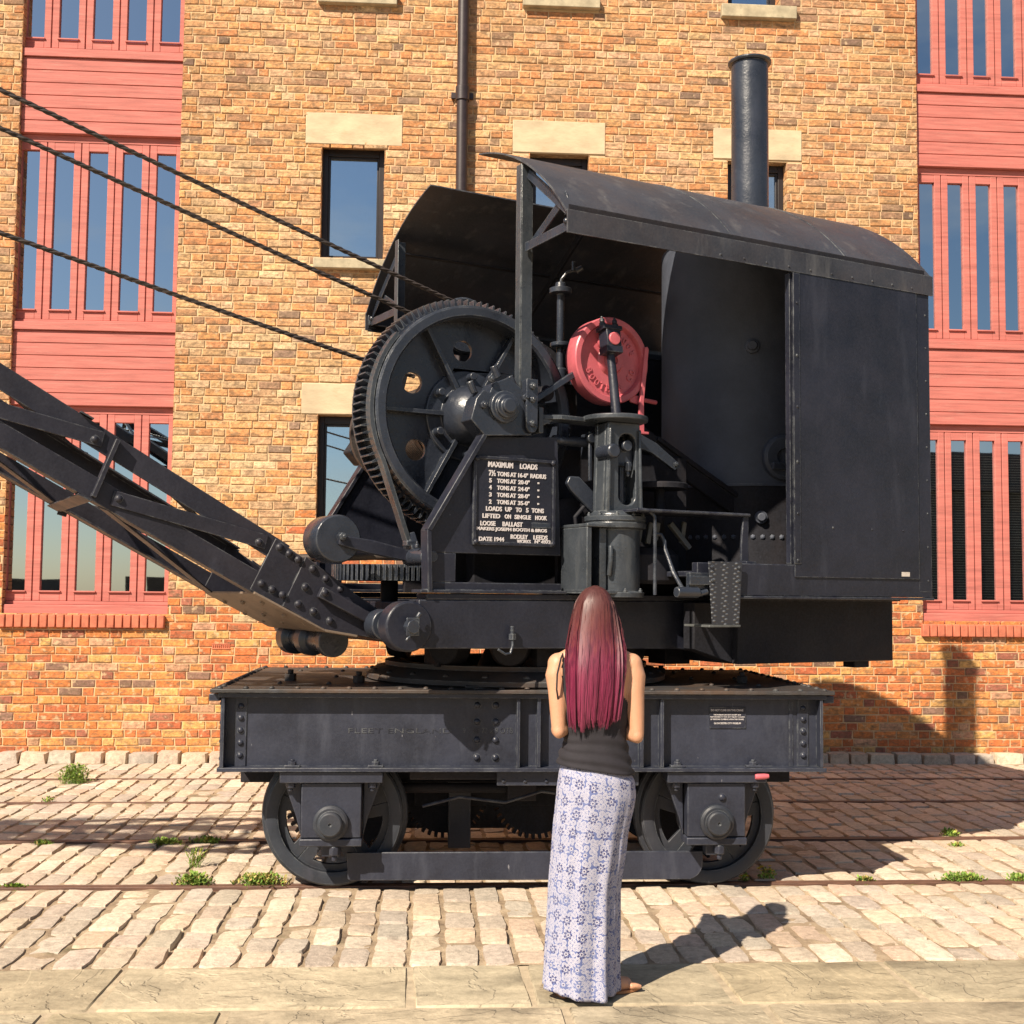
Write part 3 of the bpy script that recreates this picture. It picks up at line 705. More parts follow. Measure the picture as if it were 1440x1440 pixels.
P(b, 'deck_plate', 'deck', frame=TRUCK, bev=0.004)
# --- wheels, axles, guards
def wheel(x, side):
    o = thing('wheel', None, None); o.parent = CR
    y = side*0.62
    b = MB(); q = side
    b.lathe([(0.300, -0.055), (0.300, 0.055), (0.318, 0.062), (0.362, 0.060), (0.372, 0.050), (0.374, -0.02), (0.395, -0.030), (0.402, -0.052), (0.392, -0.062), (0.30, -0.055)], (x, y, 0.381), (0, q, 0), 56, caps=False)
    P(b, 'tyre', 'tyre', o, TRUCK, 0, 40)
    b = MB()
    n = 5
    outer = [(x+0.302*cos(2*pi*i/60), 0.381+0.302*sin(2*pi*i/60)) for i in range(60)]
    for k_ in range(n):                  # web sectors with kidney openings
        a0 = 360*k_/n+14; sp = 360/n
        secO = [(x+0.302*cos(radians(a0+sp*i/24)), 0.381+0.302*sin(radians(a0+sp*i/24))) for i in range(25)]
        secI = [(x+0.085*cos(radians(a0+sp*(1-i/24))), 0.381+0.085*sin(radians(a0+sp*(1-i/24)))) for i in range(25)]
        h0, h1 = a0+15, a0+sp-15
        hO = [(x+0.262*cos(radians(h0+(h1-h0)*i/24)), 0.381+0.262*sin(radians(h0+(h1-h0)*i/24))) for i in range(25)]
        hI = [(x+0.168*cos(radians(h0+6+(h1-h0-12)*(1-i/24))), 0.381+0.168*sin(radians(h0+6+(h1-h0-12)*(1-i/24)))) for i in range(25)]
        b.holed(secO+secI, hO+hI, y-0.016, y+0.016)
    b.lathe([(0.09, -0.08), (0.098, -0.06), (0.098, 0.07), (0.085, 0.085)], (x, y, 0.381), (0, q, 0), 28)
    P(b, 'wheel_centre', 'tyre', o, TRUCK, 0.004, 40)
for x in (-1.03, 1.03):
    for side in (1, -1): wheel(x, side)
    b = MB(); b.cyl((x, -0.86, 0.381), (x, 0.86, 0.381), 0.055, 20); P(b, 'axle', 'dull', frame=TRUCK)
    b = MB(); b.lathe([(0.33, -0.05)]+[(0.33, -0.05), (0.33, 0.05), (0.10, 0.05), (0.10, -0.05)], (x, 0.12 if x > 0 else -0.12, 0.385), (0, 1, 0), 40, caps=False)
    for i in range(46):
        t_ = 2*pi*i/46; c_, s_ = cos(t_), sin(t_)
        b.bar((x+c_*0.325, 0.12 if x > 0 else -0.12, 0.385+s_*0.325), (x+c_*0.362, 0.12 if x > 0 else -0.12, 0.385+s_*0.362), 0.018, 0.09)
    P(b, 'axle_gear', 'dull', frame=TRUCK, bev=0)
    for side in (1, -1):
        q = lambda a, c: (min(side*a, side*c), max(side*a, side*c))
        b = MB()
        b.box(x-0.27, x+0.27, *q(0.715, 0.90), 0.594, 0.654)
        b.prism([(x-0.26, 0.594), (x-0.165, 0.594), (x-0.165, 0.30), (x-0.19, 0.40)], *q(0.76, 0.80)); b.prism([(x+0.26, 0.594), (x+0.165, 0.594), (x+0.165, 0.30), (x+0.19, 0.40)], *q(0.76, 0.80))
        for dx in (-0.215, 0.215): b.nut((x+dx, side*0.86, 0.594), (0, 0, -1), 0.026, 0.03)
        P(b, 'axle_guard', 'black_lit', frame=TRUCK, bev=0.006)
        b = MB(); b.box(x-0.158, x+0.158, *q(0.70, 0.878), 0.305, 0.592); b.box(x-0.164, x+0.164, *q(0.72, 0.888), 0.262, 0.302)
        if x > 0: b.dome((x+0.03, side*0.878, 0.515), (0, side, 0), 0.022, 12)
        b.box(x-0.05, x+0.05, *q(0.76, 0.84), 0.20, 0.262); b.nut((x+0.02, side*0.86, 0.262), (0, 0, -1), 0.03, 0.05)
        ab = P(b, 'axle_box', 'black_lit', frame=TRUCK, bev=0.007)
        b = MB(); b.lathe([(0.092, 0), (0.092, 0.022), (0.080, 0.032), (0.064, 0.032), (0.064, 0.062), (0.056, 0.070), (0.008, 0.070), (0.006, 0.062)], (x, side*0.878, 0.385), (0, side, 0), 40)
        P(b, 'axle_cap', 'tyre', ab, TRUCK, 0.002)
# --- rail bars between the wheels, cross members, gear under the truck
for side in (1, -1):
    q = lambda a, c: (min(side*a, side*c), max(side*a, side*c))
    b = MB(); b.prism([(-0.952, 0.203), (-0.945, 0.062), (-0.93, 0.054), (0.915, 0.050)] + arc(0.90, 0.135, 0.085, -75, 0, 6) + [(0.985, 0.203)], *q(0.728, 0.746))
    P(b, 'rail_guard_bar', 'black_lit', frame=TRUCK, bev=0.004)
    b = MB()
    for xx in (-0.86, 0.86): b.box(xx-0.03, xx+0.03, *q(0.55, 0.727), 0.14, 0.18)
    P(b, 'guard_bracket', frame=TRUCK)
for bx_ in ((-0.40, -0.27, 0.10, 0.24), (0.45, 0.57, -0.3, -0.18)):
    b = MB(); b.box(*bx_, 0.12, 0.66); P(b, 'gear_post', frame=TRUCK)
b = MB()
b.box(-1.58, 1.58, -0.38, -0.30, 0.52, 0.65); b.box(-1.58, 1.58, 0.30, 0.38, 0.52, 0.65); b.box(-0.62, 0.62, -0.82, 0.82, 0.60, 0.654); b.box(-0.08, 0.08, -0.6, 0.6, 0.45, 0.598)
b.box(-0.70, 0.62, -0.5, -0.42, 0.40, 0.60); b.box(-0.60, 0.55, 0.02, 0.10, 0.34, 0.60)
b.cyl((-0.85, -0.2, 0.40), (0.9, -0.2, 0.40), 0.035); b.cyl((-0.9, 0.45, 0.50), (0.9, 0.45, 0.50), 0.028)
P(b, 'cross_member', 'dull', frame=TRUCK)
for x, w_, r in ((-0.42, 0.0, 0.26), (0.12, 0.05, 0.26), (0.55, -0.05, 0.24)):
    b = MB(); b.cyl((x, w_-0.04, 0.40), (x, w_+0.04, 0.40), r-0.03, 36)
    n = int(r*150)
    for i in range(n):
        t_ = 2*pi*i/n; b.bar((x+cos(t_)*(r-0.035), w_, 0.40+sin(t_)*(r-0.035)), (x+cos(t_)*r, w_, 0.40+sin(t_)*r), 0.018, 0.075)
    P(b, 'travel_gear', 'dull', frame=TRUCK, bev=0)
b = MB(); b.tube([(-0.55, 0.70, 0.44), (-0.35, 0.70, 0.49), (-0.1, 0.70, 0.46), (0.1, 0.70, 0.52), (0.25, 0.70, 0.50), (0.3, 0.70, 0.40)], 0.009); P(b, 'brake_pipe', frame=TRUCK, bev=0)
b = MB(); b.lathe([(0.0135, 0), (0.016, 0.012), (0.016, 0.05), (0.011, 0.075)], (1.235, 0.905, 0.628), (1, 0, 0.05), 14); P(b, 'drain_cap', 'red', frame=TRUCK, bev=0.002)
# notice on the truck
b = MB(); b.box(0.999, 1.199, 0.846, 0.851, 0.880, 0.995)
for xx in (1.005, 1.193):
    for zz in (0.886, 0.989): b.dome((xx, 0.851, zz), (0, 1, 0), 0.003, 6)
no = P(b, 'notice_plate', frame=TRUCK, bev=0.0015)
tx = MB(); org = (0.999, 0.8512, 0.880); W_, H_ = 0.200, 0.115
for s_, u0, u1, v0, v1 in (('DO NOT CLIMB ON THIS CRANE', .04, .93, .80, .90), ('THE MUSEUM CAN NOT ACCEPT ANY', .11, .87, .605, .665), ('RESPONSIBILITY FOR ANY INJURY CAUSED', .02, .97, .50, .56), ('BY PERSONS CLIMBING UPON THIS CRANE', .03, .94, .395, .455), ('GLOUCESTER CITY MUSEUM', .12, .86, .20, .28)):
    text_mesh(tx, s_, org, (1, 0, 0), (0, 0, 1), (0, 1, 0), u0*W_, u1*W_, v0*H_, v1*H_, 0.001, 0.012)
P(tx, 'lettering', 'white', no, TRUCK, 0, 0, recalc=False)
# cast letters on the beam web
tx = MB(); text_mesh(tx, 'FLEET ENGLAND', (-0.95, 0.8452, 0.85), (1, 0, 0), (0, 0, 1), (0, 1, 0), 0, 0.55, 0, 0.026, 0.0022, 0.0); text_mesh(tx, '9 7 68 72 x 9 OTB', (-0.34, 0.8452, 0.85), (1, 0, 0), (0, 0, 1), (0, 1, 0), 0, 0.27, 0, 0.03, 0.0025, 0.0)
P(tx, 'rolled_lettering', 'black', frame=TRUCK, bev=0, smooth=0, recalc=False)
# --- slewing ring and rollers
b = MB(); b.lathe([(0.88, 1.089), (0.90, 1.10), (0.90, 1.125), (0.84, 1.165), (0.79, 1.175), (0.79, 1.20), (0.70, 1.20), (0.70, 1.089)], (0, 0, 0), (0, 0, 1), 72, caps=False)
for i in range(24): b.dome((0.865*cos(i*pi/12), 0.865*sin(i*pi/12), 1.145), (0, 0, 1), 0.018, 8)
P(b, 'slewing_ring', 'deck', frame=TRUCK, bev=0)
b = MB(); b.lathe([(0.30, 1.089), (0.24, 1.15), (0.17, 1.30)], (0, 0, 0), (0, 0, 1), 32); P(b, 'centre_pivot', 'dull', frame=TRUCK)
for a, w_ in ((-0.70, 0.42), (-0.42, 0.69), (0.45, 0.66), (0.60, -0.55), (-0.60, -0.55)):
    b = MB(); L = sqrt(a*a+w_*w_); ax = (a/L, w_/L, 0); R = 0.105
    b.lathe([(R, -0.06), (R+0.012, -0.05), (R, 0.02), (R-0.008, 0.06), (R-0.04, 0.065)], (a*0.745/L, w_*0.745/L, 1.2+R), ax, 32); P(b, 'slewing_roller', 'dull')
for a, w_ in ((-0.62, 0.30), (-0.18, 0.64), (0.78, 0.5)):
    b = MB(); b.box(a-0.09, a+0.09, w_-0.09, w_+0.09, 1.19, 1.33); P(b, 'roller_bracket', 'dull')
# --- sole frame
b = MB(); b.prism([(-1.06, 1.318)] + [(-1.06, 1.565)] + [(1.02, 1.565), (1.02, 1.24), (0.55, 1.295)], 0.86, 0.90); b.box(-1.02, 1.0, 0.78, 0.905, 1.566, 1.598)
b.prism([(-1.06, 1.318), (-1.06, 1.565), (1.02, 1.565), (1.02, 1.24), (0.55, 1.295)], -0.90, -0.86); b.box(-1.02, 1.0, -0.905, -0.78, 1.566, 1.598)
b.box(-0.98, 1.0, -0.859, 0.859, 1.36, 1.42); b.box(-1.02, -0.96, -0.859, 0.859, 1.33, 1.55); b.box(0.30, 0.36, -0.859, 0.859, 1.30, 1.56)
for w_ in (-0.42, 0.42): b.box(-0.95, 0.98, w_-0.03, w_+0.03, 1.421, 1.56)
P(b, 'sole_frame', bev=0.006)
for sg in (1, -1):
    b = MB(); b.cyl((-1.115, sg*0.80, 1.43), (-1.115, sg*0.912, 1.43), 0.128, 44); P(b, 'boom_pivot_boss', bev=0.01)
    b = MB(); b.cyl((-1.115, sg*0.912, 1.43), (-1.115, sg*0.965, 1.43), 0.036, 8); b.box(-1.15, -1.08, min(sg*0.945, sg*0.957), max(sg*0.945, sg*0.957), 1.385, 1.475)
    b.tube([(-1.09, sg*0.95, 1.475), (-1.075, sg*0.95, 1.50)], 0.012); b.tube([(-1.15, sg*0.95, 1.36), (-1.13, sg*0.95, 1.385)], 0.008); P(b, 'pivot_pin_nut', 'cast', bev=0.004)
b = MB(); b.cyl((-1.115, -0.79, 1.43), (-1.115, 0.79, 1.43), 0.05, 24); b.cyl((-1.115, 0.50, 1.43), (-1.115, 0.62, 1.43), 0.082, 28); b.cyl((-1.115, -0.62, 1.43), (-1.115, -0.50, 1.43), 0.082, 28); P(b, 'boom_pivot_shaft', 'cast', bev=0.006)
# oil pipe with cock hanging at the sole frame
b = MB(); b.tube([(-0.62, 0.93, 1.31), (-0.58, 0.935, 1.285), (-0.55, 0.935, 1.29), (-0.535, 0.93, 1.33), (-0.535, 0.925, 1.40)], 0.007); b.nut((-0.535, 0.925, 1.36), (0, 0, 1), 0.02, 0.03); b.cyl((-0.535, 0.925, 1.39), (-0.535, 0.925, 1.43), 0.010); P(b, 'oil_pipe', 'cast', bev=0)
# --- A frames with sloping front edge
def aframe(sg, ins):
    q = lambda a, c: (min(sg*(a-ins), sg*(c-ins)), max(sg*(a-ins), sg*(c-ins)))
    O = [(-1.01, 1.60), (-1.015, 1.915), (-0.70, 2.425), (-0.24, 2.455), (-0.20, 1.60)]
    b = MB()
    b.prism([(-1.005, 1.60), (-1.005, 1.655), (-0.21, 1.655), (-0.205, 1.60)], *q(0.862, 0.88))
    b.prism([(-1.005, 1.655), (-1.005, 1.805), (-0.845, 1.805), (-0.845, 1.655)], *q(0.862, 0.88))
    b.prism([(-1.005, 1.805), (-1.005, 1.912), (-0.70, 2.42), (-0.24, 2.45), (-0.215, 1.805)], *q(0.862, 0.88))
    b.prism([(-1.02, 1.60), (-1.03, 1.92), (-1.005, 1.912), (-0.995, 1.60)], *q(0.84, 0.925))
    b.prism([(-1.03, 1.92), (-0.712, 2.435), (-0.692, 2.42), (-1.005, 1.912)], *q(0.84, 0.925))
    b.box(-1.06, -0.20, *q(0.80, 0.92), 1.599, 1.616)
    P(b, 'side_plate', bev=0.004)
aframe(1, 0.0); aframe(-1, 0.12)
b = MB(); b.box(-0.80, 0.0, 0.385, 0.405, 1.60, 2.15); P(b, 'gearbox_plate', 'dull')
b = MB(); b.box(-0.10, 0.80, 0.62, 0.65, 1.60, 2.42); P(b, 'engine_bed_plate', 'dull')
b = MB(); b.box(-0.45, 0.55, -0.70, -0.66, 1.60, 2.20); P(b, 'far_bed_plate', 'dull')
# load plate
b = MB(); a0, a1, z0, z1 = -0.758, -0.262, 1.850, 2.318
b.box(a0, a1, 0.881, 0.892, z0, z1)
fw = 0.018
b.box(a0, a1, 0.8925, 0.902, z0, z0+fw); b.box(a0, a1, 0.8925, 0.902, z1-fw, z1); b.box(a0, a0+fw, 0.8925, 0.902, z0+fw, z1-fw); b.box(a1-fw, a1, 0.8925, 0.902, z0+fw, z1-fw)
for xx in (a0+0.016, a1-0.016):
    for zz in (z0+0.016, z1-0.016): b.dome((xx, 0.902, zz), NEAR, 0.016, 10)
lp = P(b, 'load_plate', bev=0.003)
tx = MB(); EX, EY, EZ = (CA, SA, 0), (0, 0, 1), (SA, -CA, 0)
def plate_text(s_, u0, u1, v0, v1):
    o = UPPER((a0, 0.8926, z0)); text_mesh(tx, s_, o, EX, EY, EZ, u0*(a1-a0), u1*(a1-a0), (1-v1)*(z1-z0), (1-v0)*(z1-z0), 0.003, 0.034)
for L in (('MAXIMUM', .175, .475, .055, .122), ('LOADS', .56, .775, .055, .122), ('7½', .185, .265, .155, .222), ('TONS AT', .285, .515, .168, .22), ('16-0"', .54, .66, .168, .22), ('RADIUS', .69, .885, .168, .22),
          ('5', .19, .22, .247, .297), ('TONS AT', .285, .515, .247, .297), ('20-0"', .54, .68, .247, .297), ('4', .19, .22, .325, .375), ('TONS AT', .285, .515, .325, .375), ('24-0"', .54, .68, .325, .375),
          ('3', .19, .22, .405, .455), ('TONS AT', .285, .515, .405, .455), ('28-0"', .54, .68, .405, .455), ('2', .19, .22, .485, .535), ('TONS AT', .285, .515, .485, .535), ('35-0"', .54, .68, .485, .535),
          ('"', .78, .80, .262, .282), ('"', .78, .80, .345, .365), ('"', .78, .80, .42, .44), ('"', .78, .80, .50, .52),
          ('LOADS', .155, .345, .562, .615), ('UP', .385, .465, .562, .615), ('TO', .515, .585, .562, .615), ('5', .64, .67, .562, .615), ('TONS', .71, .86, .562, .615),
          ('LIFTED', .115, .325, .645, .695), ('ON', .38, .455, .645, .695), ('SINGLE', .50, .70, .645, .695), ('HOOK', .755, .90, .645, .695),
          ('LOOSE', .09, .27, .728, .782), ('BALLAST', .355, .60, .728, .782), ('MAKERS JOSEPH BOOTH & BROS', .045, .90, .795, .845),
          ('DATE 1944', .075, .375, .905, .955), ('RODLEY', .455, .665, .868, .92), ('LEEDS', .735, .91, .868, .92), ('WORKS', .53, .70, .925, .968), ('Nº 4973', .75, .945, .922, .968)):
    plate_text(*L)
P(tx, 'lettering', 'white', lp, PLAIN, 0, 0, recalc=False)
b = MB(); u_ = lambda u: a0+u*(a1-a0); v_ = lambda v: z1-v*(z1-z0); b.box(u_(.71), u_(.945), 0.8926, 0.8952, v_(.785), v_(.725)); P(b, 'blank_tab', 'cast', lp, bev=0.001)
# bearing at the top of the side plate
b = MB()
oct_ = [(-0.79, 2.50), (-0.71, 2.42), (-0.43, 2.44), (-0.40, 2.56), (-0.47, 2.60), (-0.49, 2.69), (-0.57, 2.74), (-0.66, 2.70), (-0.68, 2.65), (-0.72, 2.66), (-0.76, 2.61)]
b.prism(oct_, 0.80, 0.925); b.lathe([(0.085, 0.925), (0.085, 0.95), (0.062, 0.952), (0.062, 0.975), (0.04, 0.978), (0.04, 1.0), (0.034, 1.005)], (-0.60, 0, 2.578), NEAR, 32)
for a, z in ((-0.72, 2.58), (-0.47, 2.64), (-0.68, 2.72), (-0.42, 2.49)): b.nut((a, 0.925, z), NEAR, 0.022, 0.02)
for a, z in ((-0.74, 2.65), (-0.60, 2.745), (-0.5, 2.70)): b.cyl((a, 0.86, z), (a-0.03, 0.86, z+0.06), 0.02, 10)
P(b, 'shaft_bearing', 'cast', bev=0.010)
b = MB(); b.prism([(-0.79, 2.50), (-0.71, 2.42), (-0.43, 2.44), (-0.40, 2.56), (-0.47, 2.70), (-0.66, 2.70)], -0.925, -0.80); P(b, 'far_shaft_bearing', 'dull', bev=0.01)
# --- hoist gear
GA, GZ = -0.62, 2.575
gr = thing('hoist_gear', None, None); gr.parent = CR
b = MB(); NT = 100; vs, fs = [], []
prof = []
for i in range(NT):
    t0 = 2*pi*i/NT; st = 2*pi/NT
    for f_, r in ((0.0, 0.600), (0.20, 0.600), (0.38, 0.647), (0.56, 0.647), (0.76, 0.600)): prof.append((GA+r*cos(t0+st*f_), GZ+r*sin(t0+st*f_)))
inner = [(GA+0.545*cos(2*pi*i/len(prof)), GZ+0.545*sin(2*pi*i/len(prof))) for i in range(len(prof))]
b.holed(prof, inner, 0.455, 0.575); P(b, 'toothed_rim', 'cast', gr, bev=0, smooth=20)
b = MB(); b.lathe([(0.585, 0.44), (0.640, 0.44), (0.640, 0.452), (0.585, 0.452), (0.585, 0.44)], (GA, 0, GZ), NEAR, 80, caps=False)
b.lathe([(0.525, 0.47), (0.590, 0.576), (0.594, 0.60), (0.594, 0.655), (0.582, 0.662), (0.540, 0.662), (0.528, 0.65), (0.524, 0.52), (0.525, 0.47)], (GA, 0, GZ), NEAR, 96, caps=False)
P(b, 'brake_drum', 'cast', gr, bev=0, smooth=30)
b = MB()
circ = lambda cx, cz, r, n: [(cx+r*cos(2*pi*i/n), cz+r*sin(2*pi*i/n)) for i in range(n)]
b.pierced(circ(GA, GZ, 0.53, 72), [circ(GA+0.365*cos(radians(60*k_+34)), GZ+0.365*sin(radians(60*k_+34)), 0.058, 24) for k_ in range(6)], 0.500, 0.525)
for k_ in range(6):
    a_ = 60*k_
    t_ = radians(a_); b.prism([(GA+0.16*cos(t_)-0.013*sin(t_), GZ+0.16*sin(t_)+0.013*cos(t_)), (GA+0.53*cos(t_)-0.010*sin(t_), GZ+0.53*sin(t_)+0.010*cos(t_)), (GA+0.53*cos(t_)+0.010*sin(t_), GZ+0.53*sin(t_)-0.010*cos(t_)), (GA+0.16*cos(t_)+0.013*sin(t_), GZ+0.16*sin(t_)-0.013*cos(t_))], 0.526, 0.585)
P(b, 'gear_web', 'cast', gr, bev=0.004, smooth=30)
b = MB(); b.lathe([(0.255, 0.526), (0.25, 0.545), (0.165, 0.55), (0.165, 0.60), (0.15, 0.655), (0.118, 0.70), (0.08, 0.73), (0.08, 0.80)], (GA, 0, GZ), NEAR, 48)
for k_ in range(6):
    t_ = radians(60*k_+28); b.cyl((GA+0.215*cos(t_), 0.54, GZ+0.215*sin(t_)), (GA+0.215*cos(t_), 0.605, GZ+0.215*sin(t_)), 0.022, 12)
P(b, 'gear_hub', 'cast', gr, bev=0.004)
b = MB(); b.cyl((GA, -0.98, GZ), (GA, 0.80, GZ), 0.055, 24); P(b, 'drum_shaft', 'cast')
b = MB(); b.lathe([(0.29, -0.50), (0.29, -0.47), (0.22, -0.46), (0.22, 0.40), (0.29, 0.41), (0.29, 0.44)], (GA, 0, GZ), NEAR, 48)
for i in range(34): b.ring((GA, -0.44+0.025*i, GZ), NEAR, 0.22, 0.232, 0.02, 32)
P(b, 'rope_drum', 'rope', bev=0)
# brake strap and its linkage
b = MB(); vs = []
for i in range(41):
    t_ = radians(140+(208-140)*i/40); vs.append((GA+0.600*cos(t_), GZ+0.600*sin(t_)))
vs += [(GA+0.600*cos(radians(208))+0.02*i, GZ+0.600*sin(radians(208))-0.055*i) for i in range(1, 9)]
q = [(x, z) for x, z in vs]; out_ = []
for i, (x, z) in enumerate(q):
    p0, p1 = q[max(0, i-1)], q[min(len(q)-1, i+1)]; dx, dz = p1[0]-p0[0], p1[1]-p0[1]; L = sqrt(dx*dx+dz*dz); out_.append((x+0.024*dz/L, z-0.024*dx/L))
b.prism(q+out_[::-1], 0.597, 0.652); P(b, 'brake_strap', 'engine', bev=0, smooth=25)
xe, ze = q[-1]
b = MB(); b.bar((xe-0.005, 0.63, ze+0.06), (-0.965, 0.66, 1.80), 0.045, 0.03, NEAR); b.box(xe-0.035, xe+0.03, 0.60, 0.66, ze-0.01, ze+0.02); P(b, 'strap_link', 'cast')
b = MB(); b.cyl((-0.985, 0.60, 1.785), (-0.985, 0.85, 1.785), 0.045, 24); b.cyl((-0.985, 0.85, 1.785), (-0.985, 0.90, 1.785), 0.028, 20); b.nut((-1.03, 0.80, 1.83), (0, 0, 1), 0.012, 0.02); P(b, 'brake_shaft', 'cast', bev=0.006)
b = MB(); b.prism([(-0.97, 1.755), (-0.97, 1.815), (-1.22, 1.87), (-1.40, 1.89), (-1.40, 1.84), (-1.24, 1.80)], 0.63, 0.66); P(b, 'brake_lever', 'black')
b = MB(); b.lathe([(0.118, 0.43), (0.124, 0.44), (0.124, 0.625), (0.118, 0.635), (0.03, 0.637)], (-1.395, 0, 1.872), NEAR, 48); b.nut((-1.385, 0.637, 1.882), NEAR, 0.022, 0.04); P(b, 'counterweight', 'cast', bev=0.003)
b = MB(); b.cyl((-1.52, 0.30, 1.775), (-0.98, 0.56, 1.80), 0.022, 16); P(b, 'tie_rod', 'deck', bev=0)
# upright spur gear of the slewing drive
b = MB(); cx, cw, R = -0.86, 0.05, 0.33
b.cyl((cx, cw, 1.665), (cx, cw, 1.755), R-0.03, 60)
for i in range(64):
    t_ = 2*pi*i/64; b.bar((cx+cos(t_)*(R-0.035), cw+sin(t_)*(R-0.035), 1.71), (cx+cos(t_)*R, cw+sin(t_)*R, 1.71), 0.016, 0.088, (0, 0, 1))
P(b, 'slewing_gear', 'cast', bev=0)
b = MB(); b.cyl((cx, cw, 1.42), (cx, cw, 1.664), 0.05, 20); P(b, 'slewing_shaft', 'dull')
b = MB(); b.box(-0.55, 0.6, 0.1, 0.5, 1.60, 1.9); b.cyl((-0.15, 0.0, 2.1), (-0.15, 0.55, 2.1), 0.25, 32); P(b, 'gearbox', 'dull', bev=0.01)
b = MB(); b.cyl((-0.2, 0.36, 2.72), (-0.2, 0.44, 2.72), 0.36, 48); b.cyl((-0.2, -0.8, 2.72), (-0.2, 0.7, 2.72), 0.045, 16); P(b, 'intermediate_gear', 'dull', bev=0.006)
b = MB(); b.bar((-0.42, 0.78, 2.60), (0.10, 0.72, 2.93), 0.035, 0.03, NEAR); P(b, 'reversing_rod', 'cast')
b = MB(); b.cyl((-0.24, 0.83, 2.44), (0.02, 0.83, 2.44), 0.028, 16); b.box(0.02, 0.10, 0.70, 0.90, 2.36, 2.50); P(b, 'cross_shaft', 'cast')
b = MB(); b.bar((-0.02, 0.86, 2.50), (-0.03, 0.88, 2.22), 0.022, 0.016, NEAR); b.cyl((-0.02, 0.86, 2.46), (-0.02, 0.89, 2.46), 0.03, 14); b.prism([(-0.16, 2.16), (-0.19, 2.20), (-0.17, 2.24), (-0.11, 2.24), (0.03, 2.12), (0.03, 2.05), (-0.02, 2.04)], 0.87, 0.90); P(b, 'valve_linkage', 'cast', bev=0.006)
b = MB(); b.lathe([(0.15, 0.70), (0.15, 0.78), (0.13, 0.79)], (-0.10, 0, 1.98), NEAR, 32); b.tube([(-0.10, 0.86, 1.93), (-0.12, 0.87, 2.02), (-0.05, 0.88, 2.10), (-0.03, 0.89, 2.13)], 0.012); P(b, 'valve_eccentric', 'dull')
# --- steam engine cylinder
EA, EW = 0.075, 0.97
b = MB(); b.lathe([(0.160, 1.585), (0.160, 1.612), (0.136, 1.618), (0.136, 1.95), (0.166, 1.958), (0.168, 1.985), (0.160, 1.988), (0.160, 1.994), (0.168, 1.997), (0.168, 2.022), (0.14, 2.03), (0.05, 2.035)], (EA, EW, 0), (0, 0, 1), 56)
for k_ in range(10):
    t_ = 2*pi*k_/10+0.2; b.nut((EA+0.152*cos(t_), EW+0.152*sin(t_), 2.022), (0, 0, 1), 0.012, 0.014)
for k_ in range(8):
    t_ = 2*pi*k_/8+0.2; b.nut((EA+0.149*cos(t_), EW+0.149*sin(t_), 1.612), (0, 0, 1), 0.011, 0.014)
cyl_o = P(b, 'engine_cylinder', 'engine', bev=0.003)
b = MB(); b.box(EA-0.265, EA-0.235, EW-0.13, EW+0.135, 1.61, 1.955); b.box(EA-0.265, EA-0.06, EW-0.14, EW+0.14, 1.956, 1.974); b.box(EA-0.265, EA-0.04, EW-0.14, EW+0.14, 1.602, 1.622); b.box(EA-0.234, EA-0.09, EW-0.12, EW-0.01, 1.623, 1.955)
b.box(EA-0.165, EA-0.120, EW-0.009, EW+0.10, 1.623, 1.955); b.tube([(EA-0.11, EW+0.11, 1.70), (EA-0.105, EW+0.118, 1.78), (EA-0.105, EW+0.118, 1.86)], 0.014, 8)
for z in (1.68, 1.90): b.nut((EA-0.202, EW-0.01, z), NEAR, 0.022, 0.025)
P(b, 'valve_chest', 'engine', cyl_o, bev=0.005)
# crosshead frame with slot
b = MB(); n = 40
def rr(a0_, a1_, z0_, z1_, r, n_):     # rounded rectangle with 4*n_ points
    pts = []
    for cx_, cz_, s0 in ((a1_-r, z1_-r, 0), (a0_+r, z1_-r, 90), (a0_+r, z0_+r, 180), (a1_-r, z0_+r, 270)):
        pts += [(cx_+r*cos(radians(s0+90*i/(n_-1))), cz_+r*sin(radians(s0+90*i/(n_-1)))) for i in range(n_)]
    return pts
outer = rr(EA-0.105, EA+0.130, 2.03, 2.535, 0.012, 8)
outer = [(EA+0.012+(a-EA-0.012)*(1.0-0.12*(z-2.03)/0.5), z) for a, z in outer]
hole = rr(EA-0.022, EA+0.088, 2.085, 2.475, 0.054, 8)
b.holed(outer, hole, EW+0.040, EW+0.068); b.holed(outer, hole, EW-0.068, EW-0.040)
b.prism([(EA-0.104, 2.032), (EA-0.090, 2.532), (EA-0.060, 2.532), (EA-0.070, 2.032)], EW-0.039, EW+0.039); b.prism([(EA+0.129, 2.032), (EA+0.115, 2.532), (EA+0.092, 2.532), (EA+0.100, 2.032)], EW-0.039, EW+0.039)
b.prism([(EA-0.104, 2.032), (EA-0.09, 2.50), (EA-0.075, 2.50), (EA-0.085, 2.032)], EW+0.069, EW+0.085); b.prism([(EA+0.129, 2.032), (EA+0.115, 2.50), (EA+0.100, 2.50), (EA+0.111, 2.032)], EW+0.069, EW+0.085)
b.lathe([(0.140, 2.022), (0.140, 2.036), (0.12, 2.05)], (EA, EW, 0), (0, 0, 1), 40)
P(b, 'crosshead_frame', 'engine', cyl_o, bev=0.006)
b = MB(); b.cyl((EA+0.035, EW, 2.03), (EA+0.035, EW, 2.30), 0.02, 16); b.box(EA-0.02, EA+0.09, EW-0.035, EW+0.035, 2.30, 2.42); b.cyl((EA+0.035, EW-0.08, 2.41), (EA+0.035, EW+0.072, 2.41), 0.030, 20); b.nut((EA+0.035, EW+0.07, 2.32), (0, 0, -1), 0.02, 0.05); P(b, 'crosshead', 'cast', cyl_o, bev=0.004)
b = MB(); b.cyl((EA-0.085, EW-0.02, 2.37), (EA-0.085, EW+0.125, 2.37), 0.040, 20); P(b, 'frame_boss', 'cast', cyl_o, bev=0.01)
